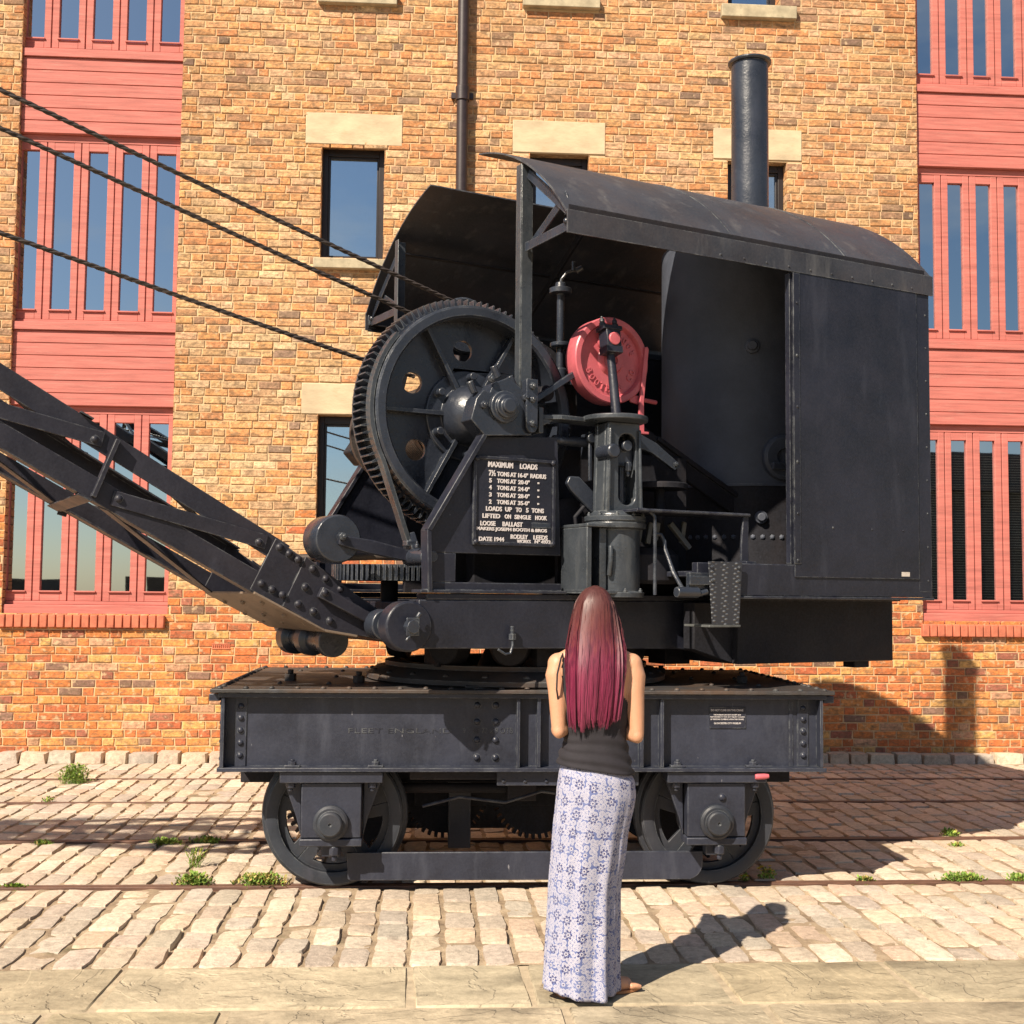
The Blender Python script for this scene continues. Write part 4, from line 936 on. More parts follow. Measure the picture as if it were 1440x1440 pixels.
b = MB(); b.lathe([(0.15, 2.536), (0.182, 2.548), (0.182, 2.572), (0.17, 2.576)], (EA+0.01, EW-0.02, 0), (0, 0, 1), 48)
b.flat([(EA-0.05, EW-0.06), (EA-0.32, EW-0.04), (EA-0.42, EW-0.10), (EA-0.42, EW-0.16), (EA-0.05, EW-0.20)], 2.540, 2.566); b.prism([(EA-0.34, 2.54), (EA-0.42, 2.50), (EA-0.42, 2.54)], EW-0.14, EW-0.08); b.box(EA-0.45, EA-0.421, EW-0.18, EW-0.06, 2.46, 2.60)
P(b, 'frame_top_plate', 'engine', cyl_o, bev=0.004)
# red crank disc
DA, DZ, DW = 0.165, 2.925, 0.80
dk = thing('crank_disc', None, None); dk.parent = CR
b = MB(); b.lathe([(0.05, DW-0.11), (0.242, DW-0.11), (0.247, DW-0.10), (0.247, DW-0.004), (0.241, DW+0.003), (0.212, DW+0.003), (0.206, DW-0.004), (0.200, DW-0.026), (0.085, DW-0.022), (0.072, DW-0.008), (0.064, DW+0.012), (0.030, DW+0.012), (0.028, DW+0.002)], (DA, 0, DZ), NEAR, 72)
P(b, 'disc_rim', 'red', dk, bev=0)
def ring_text(mb, s_, a0_, r, h_, step):
    for i, ch in enumerate(s_):
        if ch == ' ': continue
        t_ = radians(a0_+step*i); rad = (cos(t_), sin(t_)); tan_ = (-sin(t_), cos(t_))
        ctr = Vector(UPPER((DA+r*rad[0], DW-0.0245, DZ+r*rad[1])))
        ex = Vector(UPPER((tan_[0], 0, tan_[1]))); ey = -Vector(UPPER((rad[0], 0, rad[1])))
        text_mesh(mb, ch, ctr, ex, ey, EZ, -h_*0.34, h_*0.34, -h_/2, h_/2, 0.007, 0.02)
tx = MB(); ring_text(tx, 'BOOTH & CO', 205, 0.158, 0.040, 15); ring_text(tx, 'RODLEY', 22, 0.158, 0.036, 15); P(tx, 'raised_lettering', 'red', dk, PLAIN, 0, 0, recalc=False)
PA, PZ2 = DA-0.055, DZ+0.10
b = MB(); b.cyl((PA, DW-0.02, PZ2), (PA, DW+0.115, PZ2), 0.036, 28); P(b, 'crank_pin', 'red', dk, bev=0.004)
b = MB(); q0, q1 = (PA, DW+0.06, PZ2-0.05), (EA+0.035, EW-0.02, 2.46)
b.cyl(q0, q1, 0.024, 16, 0.030); dv = (Vector(q1)-Vector(q0)).normalized(); up_ = -dv
c0 = Vector((PA, DW+0.06, PZ2))
def blk(lo, hi, hw): b.bar(c0+up_*lo, c0+up_*hi, hw*2, 0.085, NEAR)
blk(-0.085, -0.045, 0.052); blk(-0.045, 0.048, 0.046); blk(0.05, 0.075, 0.062); side_v = dv.cross(Vector(NEAR)).normalized()
for s_ in (-1, 1):
    for e_ in (0.075, 0.10):
        b.nut(c0+up_*e_+side_v*s_*0.042, up_, 0.020 if e_ < 0.09 else 0.016, 0.022)
P(b, 'connecting_rod', 'black', bev=0.006)
b = MB(); b.cyl((DA, -0.8, DZ), (DA, DW-0.1, DZ), 0.05, 24); P(b, 'crankshaft', 'dull')
# red lever
b = MB(); b.prism([(0.335, 2.53), (0.375, 2.53), (0.372, 2.70), (0.405, 3.01), (0.395, 3.025), (0.378, 3.02), (0.345, 2.70)], 0.80, 0.818); b.box(0.33, 0.40, 0.79, 0.828, 2.515, 2.53); b.cyl((0.36, 0.79, 2.72), (0.51, 0.74, 2.72), 0.013, 12); b.prism([(0.28, 2.74), (0.36, 2.74), (0.35, 2.69), (0.30, 2.70)], 0.775, 0.79); P(b, 'control_lever', 'red', bev=0.003)
# struts behind the engine
b = MB(); b.bar((0.34, 0.60, 2.62), (1.75, 0.60, 1.86), 0.12, 0.04, NEAR); b.bar((0.60, 0.61, 2.53), (1.75, 0.61, 1.93), 0.03, 0.06, NEAR); P(b, 'link_arm', 'dull', bev=0.008)
b = MB(); b.prism([(0.22, 2.50), (0.30, 2.53), (0.45, 2.47), (0.60, 2.37), (0.62, 2.34), (0.58, 2.32), (0.42, 2.41), (0.26, 2.45)], 0.80, 0.83); b.nut((0.585, 0.83, 2.355), NEAR, 0.016, 0.015); b.cyl((0.27, 0.76, 2.42), (0.27, 0.85, 2.42), 0.05, 20); P(b, 'curved_lever', 'cast', bev=0.006)
# brake spindle with crank handle
SW = 0.45
b = MB(); b.cyl((0.03, SW, 2.90), (0.03, SW, 3.42), 0.022, 16); b.lathe([(0.03, 3.36), (0.066, 3.365), (0.066, 3.395), (0.035, 3.40), (0.03, 3.43)], (0.03, SW, 0), (0, 0, 1), 24); b.lathe([(0.05, 3.04), (0.06, 3.05), (0.06, 3.07), (0.03, 3.075)], (0.03, SW, 0), (0, 0, 1), 20)
b.tube([(0.03, SW, 3.41), (0.035, SW, 3.45), (0.06, SW+0.02, 3.49), (0.10, SW+0.03, 3.505), (0.12, SW+0.03, 3.505)], 0.011); b.cyl((0.10, SW+0.03, 3.50), (0.10, SW+0.03, 3.56), 0.012, 12); b.cyl((0.12, SW+0.03, 3.505), (0.15, SW+0.05, 3.525), 0.020, 12, 0.016)
P(b, 'brake_spindle', 'cast', bev=0.003)
b = MB(); b.bar((-0.22, 0.40, 2.98), (0.05, 0.44, 2.86), 0.05, 0.03, NEAR); b.bar((0.05, 0.44, 2.86), (0.18, 0.46, 2.86), 0.07, 0.04, NEAR); b.cyl((0.09, 0.44, 3.0), (0.16, 0.44, 3.0), 0.035, 14); b.cyl((0.03, 0.45, 2.82), (0.03, 0.45, 2.92), 0.04, 14); P(b, 'spindle_bracket', 'cast', bev=0.006)
# --- floor channel, pipes, rail, step
b = MB(); b.box(0.585, 2.095, 1.300, 1.345, 1.600, 1.775); b.box(0.36, 0.584, 1.28, 1.33, 1.600, 1.775); b.box(0.585, 2.095, 1.301, 1.36, 1.583, 1.599); b.box(0.36, 2.09, -1.345, 1.299, 1.70, 1.73)
P(b, 'floor_channel', bev=0.004)
b = MB(); b.prism([(0.40, 1.780), (0.625, 1.780), (0.603, 1.445), (0.425, 1.445)], 1.368, 1.376); P(b, 'step_plate', 'checker', bev=0.001)
b = MB(); b.box(0.40, 0.61, 1.16, 1.38, 1.432, 1.4445); P(b, 'step_tread', 'worn', bev=0.002)
b = MB(); b.box(0.28, 0.41, 1.345, 1.372, 1.655, 1.70); b.box(0.30, 0.42, 1.31, 1.345, 1.63, 1.72)
for a, z in ((0.41, 1.75), (0.61, 1.75), (0.41, 1.68), (0.61, 1.68)): b.nut((a+ (0.01 if a < .5 else -0.01), 1.376, z), NEAR, 0.010, 0.006)
P(b, 'step_bracket', 'cast', bev=0.004)
b = MB(); b.cyl((0.20, 1.36, 1.615), (0.34, 1.36, 1.615), 0.028, 16); b.cyl((0.32, 1.36, 1.60), (0.40, 1.36, 1.62), 0.016, 12); P(b, 'drain_valve', 'cast', bev=0.004)
b = MB(); b.tube([(0.22, 1.12, 1.93), (0.26, 1.14, 1.925), (0.275, 1.15, 1.89), (0.272, 1.16, 1.85), (0.27, 1.24, 1.72), (0.28, 1.30, 1.64), (0.31, 1.33, 1.615), (0.36, 1.34, 1.612)], 0.011, 10); P(b, 'steam_drain_pipe', 'cast', bev=0)
b = MB(); b.tube([(0.12, 1.16, 2.055), (0.155, 1.18, 2.05), (0.182, 1.19, 2.02), (0.185, 1.19, 1.95), (0.185, 1.19, 1.60)], 0.010, 10); P(b, 'handrail_post', 'cast', bev=0)
b = MB(); b.box(0.05, 0.815, 0.95, 1.21, 2.040, 2.056); b.cyl((0.05, 1.21, 2.048), (0.815, 1.21, 2.048), 0.010, 10); b.prism([(0.775, 2.039), (0.812, 2.039), (0.812, 1.78), (0.760, 1.78), (0.760, 1.88)], 1.19, 1.205); b.box(0.76, 0.83, 1.15, 1.25, 1.776, 1.79); P(b, 'driver_shelf', 'black', bev=0.003)
b = MB(); b.lathe([(0.19, 0), (0.21, 0.02), (0.21, 0.16), (0.17, 0.20), (0.05, 0.21)], (0.33, 0.85, 1.66), (0, 0, 1), 32); b.lathe([(0.16, 0), (0.16, 0.03), (0.15, 0.035)], (0.45, 0.86, 2.20), (0, 0, 1), 28); b.cyl((0.45, 0.86, 1.7), (0.45, 0.86, 2.2), 0.03); P(b, 'hand_wheel_column', 'dull', bev=0.003)
b = MB()
for a, z, l in ((0.20, 1.86, 0.10), (0.27, 1.88, 0.12), (0.32, 1.90, 0.10), (0.50, 1.89, 0.12)): b.bar((a, 1.0, z), (a+0.02, 1.0, z+l), 0.028, 0.02, NEAR)
b.bar((0.42, 1.0, 2.00), (0.54, 1.02, 1.86), 0.03, 0.03, NEAR); P(b, 'control_levers', 'worn', bev=0.004)
# --- ballast box and cab
b = MB(); b.box(0.82, 2.02, -1.1, 1.1, 1.215, 1.600); b.box(0.80, 2.05, -1.12, 1.14, 1.575, 1.592); b.box(1.80, 1.92, 0.9, 1.0, 1.17, 1.214); b.prism([(0.55, 1.30), (0.82, 1.215), (0.82, 1.56), (0.55, 1.56)], 0.95, 1.05); P(b, 'ballast_box', 'dull', bev=0.006)
b = MB(); b.box(1.03, 2.09, 1.318, 1.338, 1.600, 3.50); b.box(1.985, 2.092, 1.3385, 1.346, 1.632, 3.44)
for z in [1.7+0.2*i for i in range(9)]: b.dome((2.06, 1.346, z), NEAR, 0.006, 6)
P(b, 'cab_side', 'black', bev=0.003)
b = MB(); b.box(1.018, 1.983, 1.3385, 1.352, 1.706, 3.43); b.box(1.012, 1.06, 1.3525, 1.356, 1.78, 3.42); b.box(1.0, 1.03, 1.30, 1.3375, 1.78, 3.42)
for z in (1.80, 2.06, 2.35, 2.66, 2.95, 3.25): b.dome((1.036, 1.356, z), NEAR, 0.008, 6)
for a in (1.3, 1.6, 1.85): b.dome((a, 1.352, 1.99), NEAR, 0.006, 6)
pn = P(b, 'cab_side_panel', 'black', bev=0.003)
b = MB(); b.box(1.835, 1.90, 1.3522, 1.3535, 1.722, 1.748); P(b, 'paper_label', 'sticker', pn, bev=0)
b = MB(); b.box(2.065, 2.09, -1.33, 1.317, 1.60, 3.50); P(b, 'cab_back', 'black', bev=0.003)
b = MB(); b.box(0.25, 2.064, -1.338, -1.318, 1.60, 3.50); P(b, 'cab_far_side', 'dull', bev=0.003)
# roof: arc of radius 1.733, slotted at the front for the ropes
RR, RZ, RT = 1.733, 4.182, 0.008
def roof_z(w_): return RZ-RR+sqrt(RR*RR-w_*w_)
rf = MB()
def roof_panel(w_list, a0_, a1_, na=2):
    for i in range(len(w_list)-1):
        wA, wB = w_list[i], w_list[i+1]
        for j in range(na):
            b0, b1 = a0_+(a1_-a0_)*j/na, a0_+(a1_-a0_)*(j+1)/na
            zA, zB = roof_z(wA), roof_z(wB)
            vs_ = [(b0, wA, zA), (b1, wA, zA), (b1, wB, zB), (b0, wB, zB)]
            rf.add(vs_+[(p[0], p[1]*(1-RT/RR), p[2]-RT) for p in vs_], [(0, 1, 2, 3), (7, 6, 5, 4), (0, 3, 7, 4), (1, 0, 4, 5), (2, 1, 5, 6), (3, 2, 6, 7)])
steps = lambda p0, p1, n_: [p0+(p1-p0)*i/n_ for i in range(n_+1)]
A0, AS, A1 = -0.475, 0.75, 2.12
# one welded skin: strips share edges
def strip(ws, a0_, a1_, na):
    n_ = len(ws); vs_, fs_ = [], []
    for lay in (0, 1):
        for j in range(na+1):
            for w_ in ws:
                z = roof_z(w_); k_ = 1-lay*RT/RR
                vs_.append((a0_+(a1_-a0_)*j/na, w_*k_, z-lay*RT))
    S = (na+1)*n_
    for j in range(na):
        for i in range(n_-1):
            fs_.append((j*n_+i, j*n_+i+1, (j+1)*n_+i+1, (j+1)*n_+i)); fs_.append((S+j*n_+i, S+(j+1)*n_+i, S+(j+1)*n_+i+1, S+j*n_+i+1))
    for i in range(n_-1):
        fs_.append((i, S+i, S+i+1, i+1)); fs_.append((na*n_+i, na*n_+i+1, S+na*n_+i+1, S+na*n_+i))
    for j in range(na):
        fs_.append((j*n_, (j+1)*n_, S+(j+1)*n_, S+j*n_)); fs_.append((j*n_+n_-1, S+j*n_+n_-1, S+(j+1)*n_+n_-1, (j+1)*n_+n_-1))
    rf.add(vs_, fs_)
strip(steps(0.36, 1.345, 14), A0, AS, 5); strip(steps(-1.345, -0.30, 14), A0, AS, 5); strip(steps(-1.345, 1.345, 36), AS+0.0005, A1, 5)
for sg in (1, -1): rf.box(A0, A1, min(sg*1.346, sg*1.356), max(sg*1.346, sg*1.356), 3.425, 3.545)
for a in (0.62, 1.46):
    for i in range(30):
        wA = 0.37+0.975*i/30; wB = 0.37+0.975*(i+1)/30
        vs_ = [(a-0.012, wA, roof_z(wA)+0.004), (a+0.012, wA, roof_z(wA)+0.004), (a+0.012, wB, roof_z(wB)+0.004), (a-0.012, wB, roof_z(wB)+0.004)]
        rf.add(vs_+[(p[0], p[1], p[2]-0.006) for p in vs_], [(0, 1, 2, 3), (0, 3, 7, 4), (2, 1, 5, 6), (1, 0, 4, 5), (3, 2, 6, 7)])
for a in [0.5+0.16*i for i in range(10)]: rf.dome((a, 1.356, 3.45), NEAR, 0.007, 6)
roof = P(rf, 'cab_roof', 'roofp', bev=0, smooth=30)
b = MB()
for w_ in (1.337,): b.angle((-0.46, 1.344, 3.53), (2.06, 1.344, 3.53), 0.045, 0.006, NEAR)
b.angle((-0.46, -1.344, 3.46), (2.06, -1.344, 3.46), 0.045, 0.006, FARD)
b.bar((-0.44, -0.88, 3.86), (2.0, -0.88, 3.86), 0.05, 0.008, (0, 0, 1)); b.bar((0.7, -1.3, 3.5), (0.7, -0.3, 4.1), 0.05, 0.02, (1, 0, 0))
P(b, 'roof_stringer', 'dull', bev=0)
def canopy_truss(sg):
    pw = 0.86*sg
    b = MB()
    b.box(-0.47, -0.464, min(pw, pw-0.055*sg), max(pw, pw-0.055*sg), 2.53 if sg > 0 else 2.70, roof_z(0.86)-0.02); b.box(-0.463, -0.395, min(pw, pw-0.006*sg), max(pw, pw-0.006*sg), 2.53 if sg > 0 else 2.70, roof_z(0.86)-0.02)
    P(b, 'canopy_post', 'engine', bev=0.002)
    b = MB()
    b.bar((-0.43, sg*0.87, 3.88), (-0.43, sg*1.33, 3.53), 0.05, 0.008, (1, 0, 0)); b.bar((-0.445, sg*0.87, 3.47), (-0.445, sg*1.34, 3.475), 0.05, 0.008, (1, 0, 0)); b.bar((-0.415, sg*0.87, 3.48), (-0.415, sg*1.25, 3.66), 0.05, 0.008, (1, 0, 0))
    b.box(-0.46, -0.40, min(sg*1.335, sg*1.343), max(sg*1.335, sg*1.343), 3.44, 3.53); b.dome((-0.45, sg*1.30, 3.50), (-1, 0, 0), 0.018)
    P(b, 'canopy_truss', 'cast', bev=0.002)
canopy_truss(1); canopy_truss(-1)
b = MB(); b.prism([(-0.475, 2.74), (-0.475, 2.48), (-0.46, 2.455), (-0.44, 2.45), (-0.42, 2.455), (-0.405, 2.48), (-0.405, 2.74)], 0.93, 0.95)
for z in (2.70, 2.63, 2.50): b.nut((-0.44, 0.95, z), NEAR, 0.020, 0.016)
b.box(-0.46, -0.42, 0.87, 0.929, 2.55, 2.74); P(b, 'post_foot', 'cast', bev=0.004)
# --- boiler and chimney
BA, BW = 1.60, 0.24
b = MB(); b.lathe([(0.565, 1.735), (0.565, 2.28)], (BA, BW, 0), (0, 0, 1), 72, caps=False); P(b, 'boiler_shade_band', 'dull', bev=0)  # lower boiler darkened in its colour for the shade under the canopy
b = MB(); b.lathe([(0.56, 2.26), (0.56, 3.86), (0.52, 3.88), (0.2, 3.89)], (BA, BW, 0), (0, 0, 1), 72)
b.ring((BA, BW, 2.275), (0, 0, 1), 0.558, 0.574, 0.012, 72)
for i in range(60): t_ = 2*pi*i/60; b.dome((BA+0.562*cos(t_), BW+0.562*sin(t_), 1.96), (cos(t_), sin(t_), 0), 0.018, 6)
bo = P(b, 'boiler', 'boiler', bev=0)
def on_boiler(a, z): return (a, BW+sqrt(max(0, 0.56**2-(a-BA)**2)), z)
def bnorm(a): return ((a-BA)/0.56, sqrt(max(0, 1-((a-BA)/0.56)**2)), 0)
p = Vector(on_boiler(1.44, 2.45)); nn_ = Vector(bnorm(1.44))
b = MB(); b.lathe([(0.14, -0.01), (0.14, 0.03), (0.12, 0.045), (0.055, 0.045), (0.052, 0.02)], p, nn_, 36); b.bar(p+nn_*0.05+Vector((-0.11, 0, -0.06)), p+nn_*0.05+Vector((0.11, 0, -0.06)), 0.04, 0.02, nn_); P(b, 'inspection_door', 'boiler', bo, bev=0.004)
for a, z, r in ((1.27, 3.14, 0.045), (1.31, 2.08, 0.04)):
    p = Vector(on_boiler(a, z)); nn_ = Vector(bnorm(a)); b = MB(); b.lathe([(r, -0.01), (r, 0.025), (r*0.7, 0.03), (r*0.6, 0.05)], p, nn_, 20); P(b, 'wash_out_plug', 'boiler', bo, bev=0.003)
CA_, CW_ = 1.835, 0.0
b = MB(); b.lathe([(0.128, 3.66), (0.128, 5.312), (0.144, 5.316), (0.151, 5.326), (0.151, 5.336), (0.128, 5.342), (0.118, 5.32), (0.118, 3.7)], (CA_, CW_, 0), (0, 0, 1), 56, caps=False)
P(b, 'chimney', 'cast', bev=0)
b = MB(); b.ring((CA_, CW_, roof_z(CW_)-0.035), (0, 0, 1), 0.130, 0.17, 0.05, 48); P(b, 'chimney_collar', 'roofp', bev=0.004)
# --- boom (foot at the pivot, rising forward at about 29 degrees)
BH = 0.45
bot = lambda a: 1.600 + 0.543*(-1.785-a)
top = lambda a: 1.872 + 0.574*(-1.671-a)
def bend_plate(sg):
    q = lambda a, c: (min(sg*a, sg*c), max(sg*a, sg*c))
    b = MB(); O = [(-1.67, 1.872), (-1.80, bot(-1.80))] + [(-1.40, 1.405), (-1.20, 1.372)] + arc(-1.115, 1.43, 0.075, 240, 400, 8) + [(-1.22, 1.575)]
    b.prism(O, *q(BH-0.01, BH+0.01))
    O2 = [(-1.51, 1.782), (-1.63, 1.525), (-1.40, 1.400), (-1.20, 1.368)] + arc(-1.115, 1.43, 0.078, 240, 400, 8) + [(-1.22, 1.582)]
    b.prism(O2, *q(BH+0.0105, BH+0.022))
    riv = [(0.045, 0.04), (0.045, 0.10), (0.055, 0.20), (0.055, 0.265)]
    for f_, off in ((0.04, .010), (0.15, .010), (0.25, .022), (0.42, .022), (0.58, .022), (0.76, .022)):
        at_, zt_ = -1.67+0.45*f_, 1.872-0.30*f_; ab_, zb_ = -1.80+0.52*f_, bot(-1.80)-0.255*f_
        for k_ in ((0.13, 0.85) if f_ != 0.42 else (0.12, 0.50, 0.86)):
            b.dome((at_+(ab_-at_)*k_+0.02, sg*(BH+off), zt_+(zb_-zt_)*k_), (0, sg, 0), 0.021, 10)
    P(b, 'boom_foot_plate', 'boom', bev=0.003)
    b = MB(); b.bar((-1.44, sg*(BH+0.045), 1.60), (-1.16, sg*(BH+0.045), 1.46), 0.06, 0.04, (0, sg, 0)); b.dome((-1.42, sg*(BH+0.065), 1.595), (0, sg, 0), 0.022, 10); P(b, 'foot_stiffener', 'boom')
bend_plate(1); bend_plate(-1)
b = MB()
def under(a0_, z0_, a1_, z1_, wA, wB, t_=0.012):
    b.add([(a0_, -wA, z0_), (a0_, wA, z0_), (a1_, wB, z1_), (a1_, -wB, z1_), (a0_, -wA, z0_+t_), (a0_, wA, z0_+t_), (a1_, wB, z1_+t_), (a1_, -wB, z1_+t_)], [(0, 1, 2, 3), (4, 7, 6, 5), (0, 4, 5, 1), (1, 5, 6, 2), (2, 6, 7, 3), (3, 7, 4, 0)])
under(-1.78, bot(-1.78)-0.012, -1.40, 1.392, BH+0.03, BH+0.03); under(-1.399, 1.392, -1.22, 1.362, BH+0.03, BH+0.03)
for a in (-1.70, -1.58, -1.47):
    for w_ in (-0.35, 0.0, 0.35): b.dome((a, w_, bot(a)-0.014+ (0.02 if a > -1.5 else 0.0)), (-0.45, 0, -0.9), 0.016, 8)
P(b, 'boom_foot_underplate', 'underp', bev=0.002)
TIP = -9.2
def wid(a): return BH if a > -5 else BH*(1-0.72*(-5-a)/(-5-TIP))
def chord(sg, fn, upz):
    b = MB(); q = -1 if upz else 1
    ends = [(-1.62, -5.0), (-5.0, TIP)]
    for e0, e1 in ends:
        zf = lambda a: fn(a) if a > -5 else (fn(-5) + (5.95+(0.12 if upz else -0.05) - fn(-5))*(-5-a)/(-5-TIP))
        b.bar((e0, sg*wid(e0), zf(e0)-q*(-0.055)), (e1, sg*wid(e1), zf(e1)-q*(-0.055)), 0.11, 0.010, (0, sg, 0))
        b.bar((e0, sg*(wid(e0)-0.05), zf(e0)), (e1, sg*(wid(e1)-0.05), zf(e1)), 0.10, 0.010, (0, 0, 1))
    return P(b, 'boom_chord', 'boom', bev=0.002)
for sg in (1, -1):
    chord(sg, lambda a: top(a), True); chord(sg, lambda a: bot(a), False)
zt_ = lambda a: top(a) if a > -5 else (top(-5)+(6.07-top(-5))*(-5-a)/(-5-TIP))
zb_ = lambda a: bot(a) if a > -5 else (bot(-5)+(5.90-bot(-5))*(-5-a)/(-5-TIP))
pan = [-1.70, -2.52, -3.36, -4.22, -5.08, -5.95, -6.8, -7.65, -8.5]
for k_ in range(len(pan)-1):
    a0_, a1_ = pan[k_], pan[k_+1]
    for sg in (1, -1):
        b = MB()
        w0, w1 = sg*(wid(a0_)+0.012), sg*(wid(a1_)+0.012)
        b.bar((a1_-0.06, w1, zb_(a1_-0.06)+0.01), (a1_+0.045, w1, zt_(a1_+0.045)-0.01), 0.022, 0.07, (0, sg, 0)) if sg > 0 else b.bar((a1_-0.06, w1, zb_(a1_)), (a1_+0.045, w1, zt_(a1_)), 0.05, 0.012, (0, sg, 0))
        if k_ % 1 == 0: b.bar((a0_-0.02, w0, zt_(a0_-0.02)-0.05), (a1_+0.03, w1, zb_(a1_+0.03)+0.06), 0.075, 0.009, (0, sg, 0))
        b.dome((a0_-0.06, w0+sg*0.004, zt_(a0_)-0.04), (0, sg, 0), 0.02, 8); b.dome((a1_+0.06, w1+sg*0.004, zb_(a1_)+0.04), (0, sg, 0), 0.02, 8)
        P(b, 'boom_side_lacing', 'boom', bev=0.002)
    b = MB()
    for fn in (zb_, zt_):
        o_ = -0.006 if fn is zb_ else 0.006
        b.bar((a0_-0.05, -wid(a0_)+0.04, fn(a0_-0.05)+o_), (a1_, wid(a1_)-0.04, fn(a1_)+o_), 0.07, 0.008, (0.45, 0, 0.9))
        o_ *= 2.6
        b.bar((a1_-0.10, -wid(a1_)-0.03, fn(a1_-0.10)+o_), (a1_-0.10, wid(a1_)+0.03, fn(a1_-0.10)+o_), 0.07, 0.008, (0.45, 0, 0.9))
    P(b, 'boom_cross_lacing', 'boom', bev=0.002)
b = MB(); b.cyl((TIP-0.05, -0.2, 5.98), (TIP-0.05, 0.2, 5.98), 0.04, 16)
for w_ in (-0.09, 0.0, 0.09): b.lathe([(0.20, -0.03), (0.21, -0.025), (0.175, 0), (0.21, 0.025), (0.20, 0.03)], (TIP-0.05, w_, 5.98), NEAR, 32)
P(b, 'boom_tip_sheave', 'cast', bev=0)
b = MB()
b.lathe([(0.095, -0.34), (0.095, -0.24), (0.06, -0.22), (0.06, -0.06), (0.09, -0.04), (0.09, 0.05), (0.06, 0.07), (0.06, 0.28), (0.085, 0.30), (0.085, 0.36)], (-1.30, -0.02, 1.335), NEAR, 28); P(b, 'boom_foot_roller', 'cast', bev=0.004)
# --- wire ropes
def rope(pts, r=0.0115):
    b = MB(); pts = [Vector(p) for p in pts]
    for k_ in range(3):
        path = []
        for i in range(len(pts)-1):
            p_, q_ = pts[i], pts[i+1]; L = (q_-p_).length; n_ = max(2, int(L/0.03)); d_ = (q_-p_).normalized(); e_ = d_.orthogonal().normalized(); g_ = d_.cross(e_)
            sag = 0.0
            for j in range(n_+(1 if i == len(pts)-2 else 0)):
                t_ = j/n_; ph = 2*pi*(t_*L/0.16 + k_/3.0); path.append(p_.lerp(q_, t_) + (e_*cos(ph)+g_*sin(ph))*r*0.62 + Vector((0, 0, -0.035*4*t_*(1-t_))))
        b.tube(path, r*0.66, 5)
    return P(b, 'wire_rope', 'rope', bev=0, smooth=50)

def dline(a_ref, z_ref, a2, z2, w_, aend, atan_):      # rope through two measured points, running on to both ends
    s_ = (z2-z_ref)/(a2-a_ref); return [(atan_, w_, z_ref+s_*(atan_-a_ref)), (aend, w_*0.4, z_ref+s_*(aend-a_ref))]
rope(dline(-0.44, 3.348, -3.015, 4.148, 0.0, TIP-0.05, -0.40)); rope(dline(-0.728, 3.249, -3.008, 3.951, 0.0, TIP-0.05, -0.56)); rope(dline(-0.984, 2.938, -2.99, 3.42, 0.0, -6.2, -0.70))
b = MB(); b.lathe([(0.16, -0.05), (0.17, -0.04), (0.13, 0), (0.17, 0.04), (0.16, 0.05)], (-0.40, 0.02, 3.20), NEAR, 32); b.cyl((-0.40, -0.8, 3.20), (-0.40, 0.14, 3.20), 0.035, 14); P(b, 'jib_rope_sheave', 'cast', bev=0)
b = MB(); b.bar((-0.55, -0.78, 2.62), (-0.40, -0.78, 3.22), 0.09, 0.03, NEAR); P(b, 'sheave_support', 'dull')
b = MB(); b.lathe([(0.12, -0.03), (0.13, -0.025), (0.10, 0), (0.13, 0.025), (0.12, 0.03)], (-6.2, 0.0, 4.10), NEAR, 24); b.cyl((-6.2, -0.42, 4.08), (-6.2, 0.42, 4.08), 0.03, 12); P(b, 'boom_guide_sheave', 'cast', bev=0)

# ------------------------------------------------------------------ person
PX, PY = 0.672, 5.0
PE = thing('person', 'person with long magenta-tipped dark hair, black top and blue patterned maxi skirt', 'person', (PX, PY, 0))
TOR = [(0.80, 0.012, 0.0, 0.140, 0.098), (0.88, 0.012, -0.002, 0.138, 0.098), (0.93, 0.008, 0.0, 0.128, 0.090), (0.985, 0.009, 0.002, 0.119, 0.082), (1.06, 0.008, 0.004, 0.120, 0.084),
       (1.14, 0.006, 0.004, 0.130, 0.092), (1.22, 0.004, 0.004, 0.142, 0.097), (1.29, 0.004, 0.0, 0.152, 0.092), (1.335, 0.004, -0.004, 0.140, 0.075), (1.362, 0.004, -0.006, 0.095, 0.062), (1.385, 0.004, -0.006, 0.060, 0.056), (1.43, 0.004, 0.0, 0.051, 0.053), (1.49, 0.005, 0.012, 0.050, 0.056)]
def interp(tab, z):
    if z <= tab[0][0]: return tab[0][1:]
    for i in range(len(tab)-1):
        a_, b_ = tab[i], tab[i+1]
        if z <= b_[0]:
            t_ = (z-a_[0])/(b_[0]-a_[0]); t_ = t_*t_*(3-2*t_)*0.5 + t_*0.5
            return tuple(a_[k_]+(b_[k_]-a_[k_])*t_ for k_ in range(1, len(a_)))
    return tab[-1][1:]
b = MB()
def loft(mb, tab, zs_, n=32, off=0.0):
    vs_, fs_ = [], []
    for z in zs_:
        cx, cy, rx, ry = interp(tab, z)
        for i in range(n):
            t_ = 2*pi*i/n; c_, s_ = cos(t_), sin(t_); k_ = 0.86   # slightly squared section
            vs_.append((cx+(rx+off)*(abs(c_)**k_)*(1 if c_ > 0 else -1), cy+(ry+off)*(abs(s_)**k_)*(1 if s_ > 0 else -1), z))
    for j in range(len(zs_)-1):
        for i in range(n): fs_.append((j*n+i, j*n+(i+1) % n, (j+1)*n+(i+1) % n, (j+1)*n+i))
    return vs_, fs_
zs_ = [0.80+0.69*i/46 for i in range(47)]; v_, f_ = loft(b, TOR, zs_)
n = 32; f_ += [tuple(range(n-1, -1, -1)), tuple(range(46*n, 47*n))]; b.add(v_, f_)
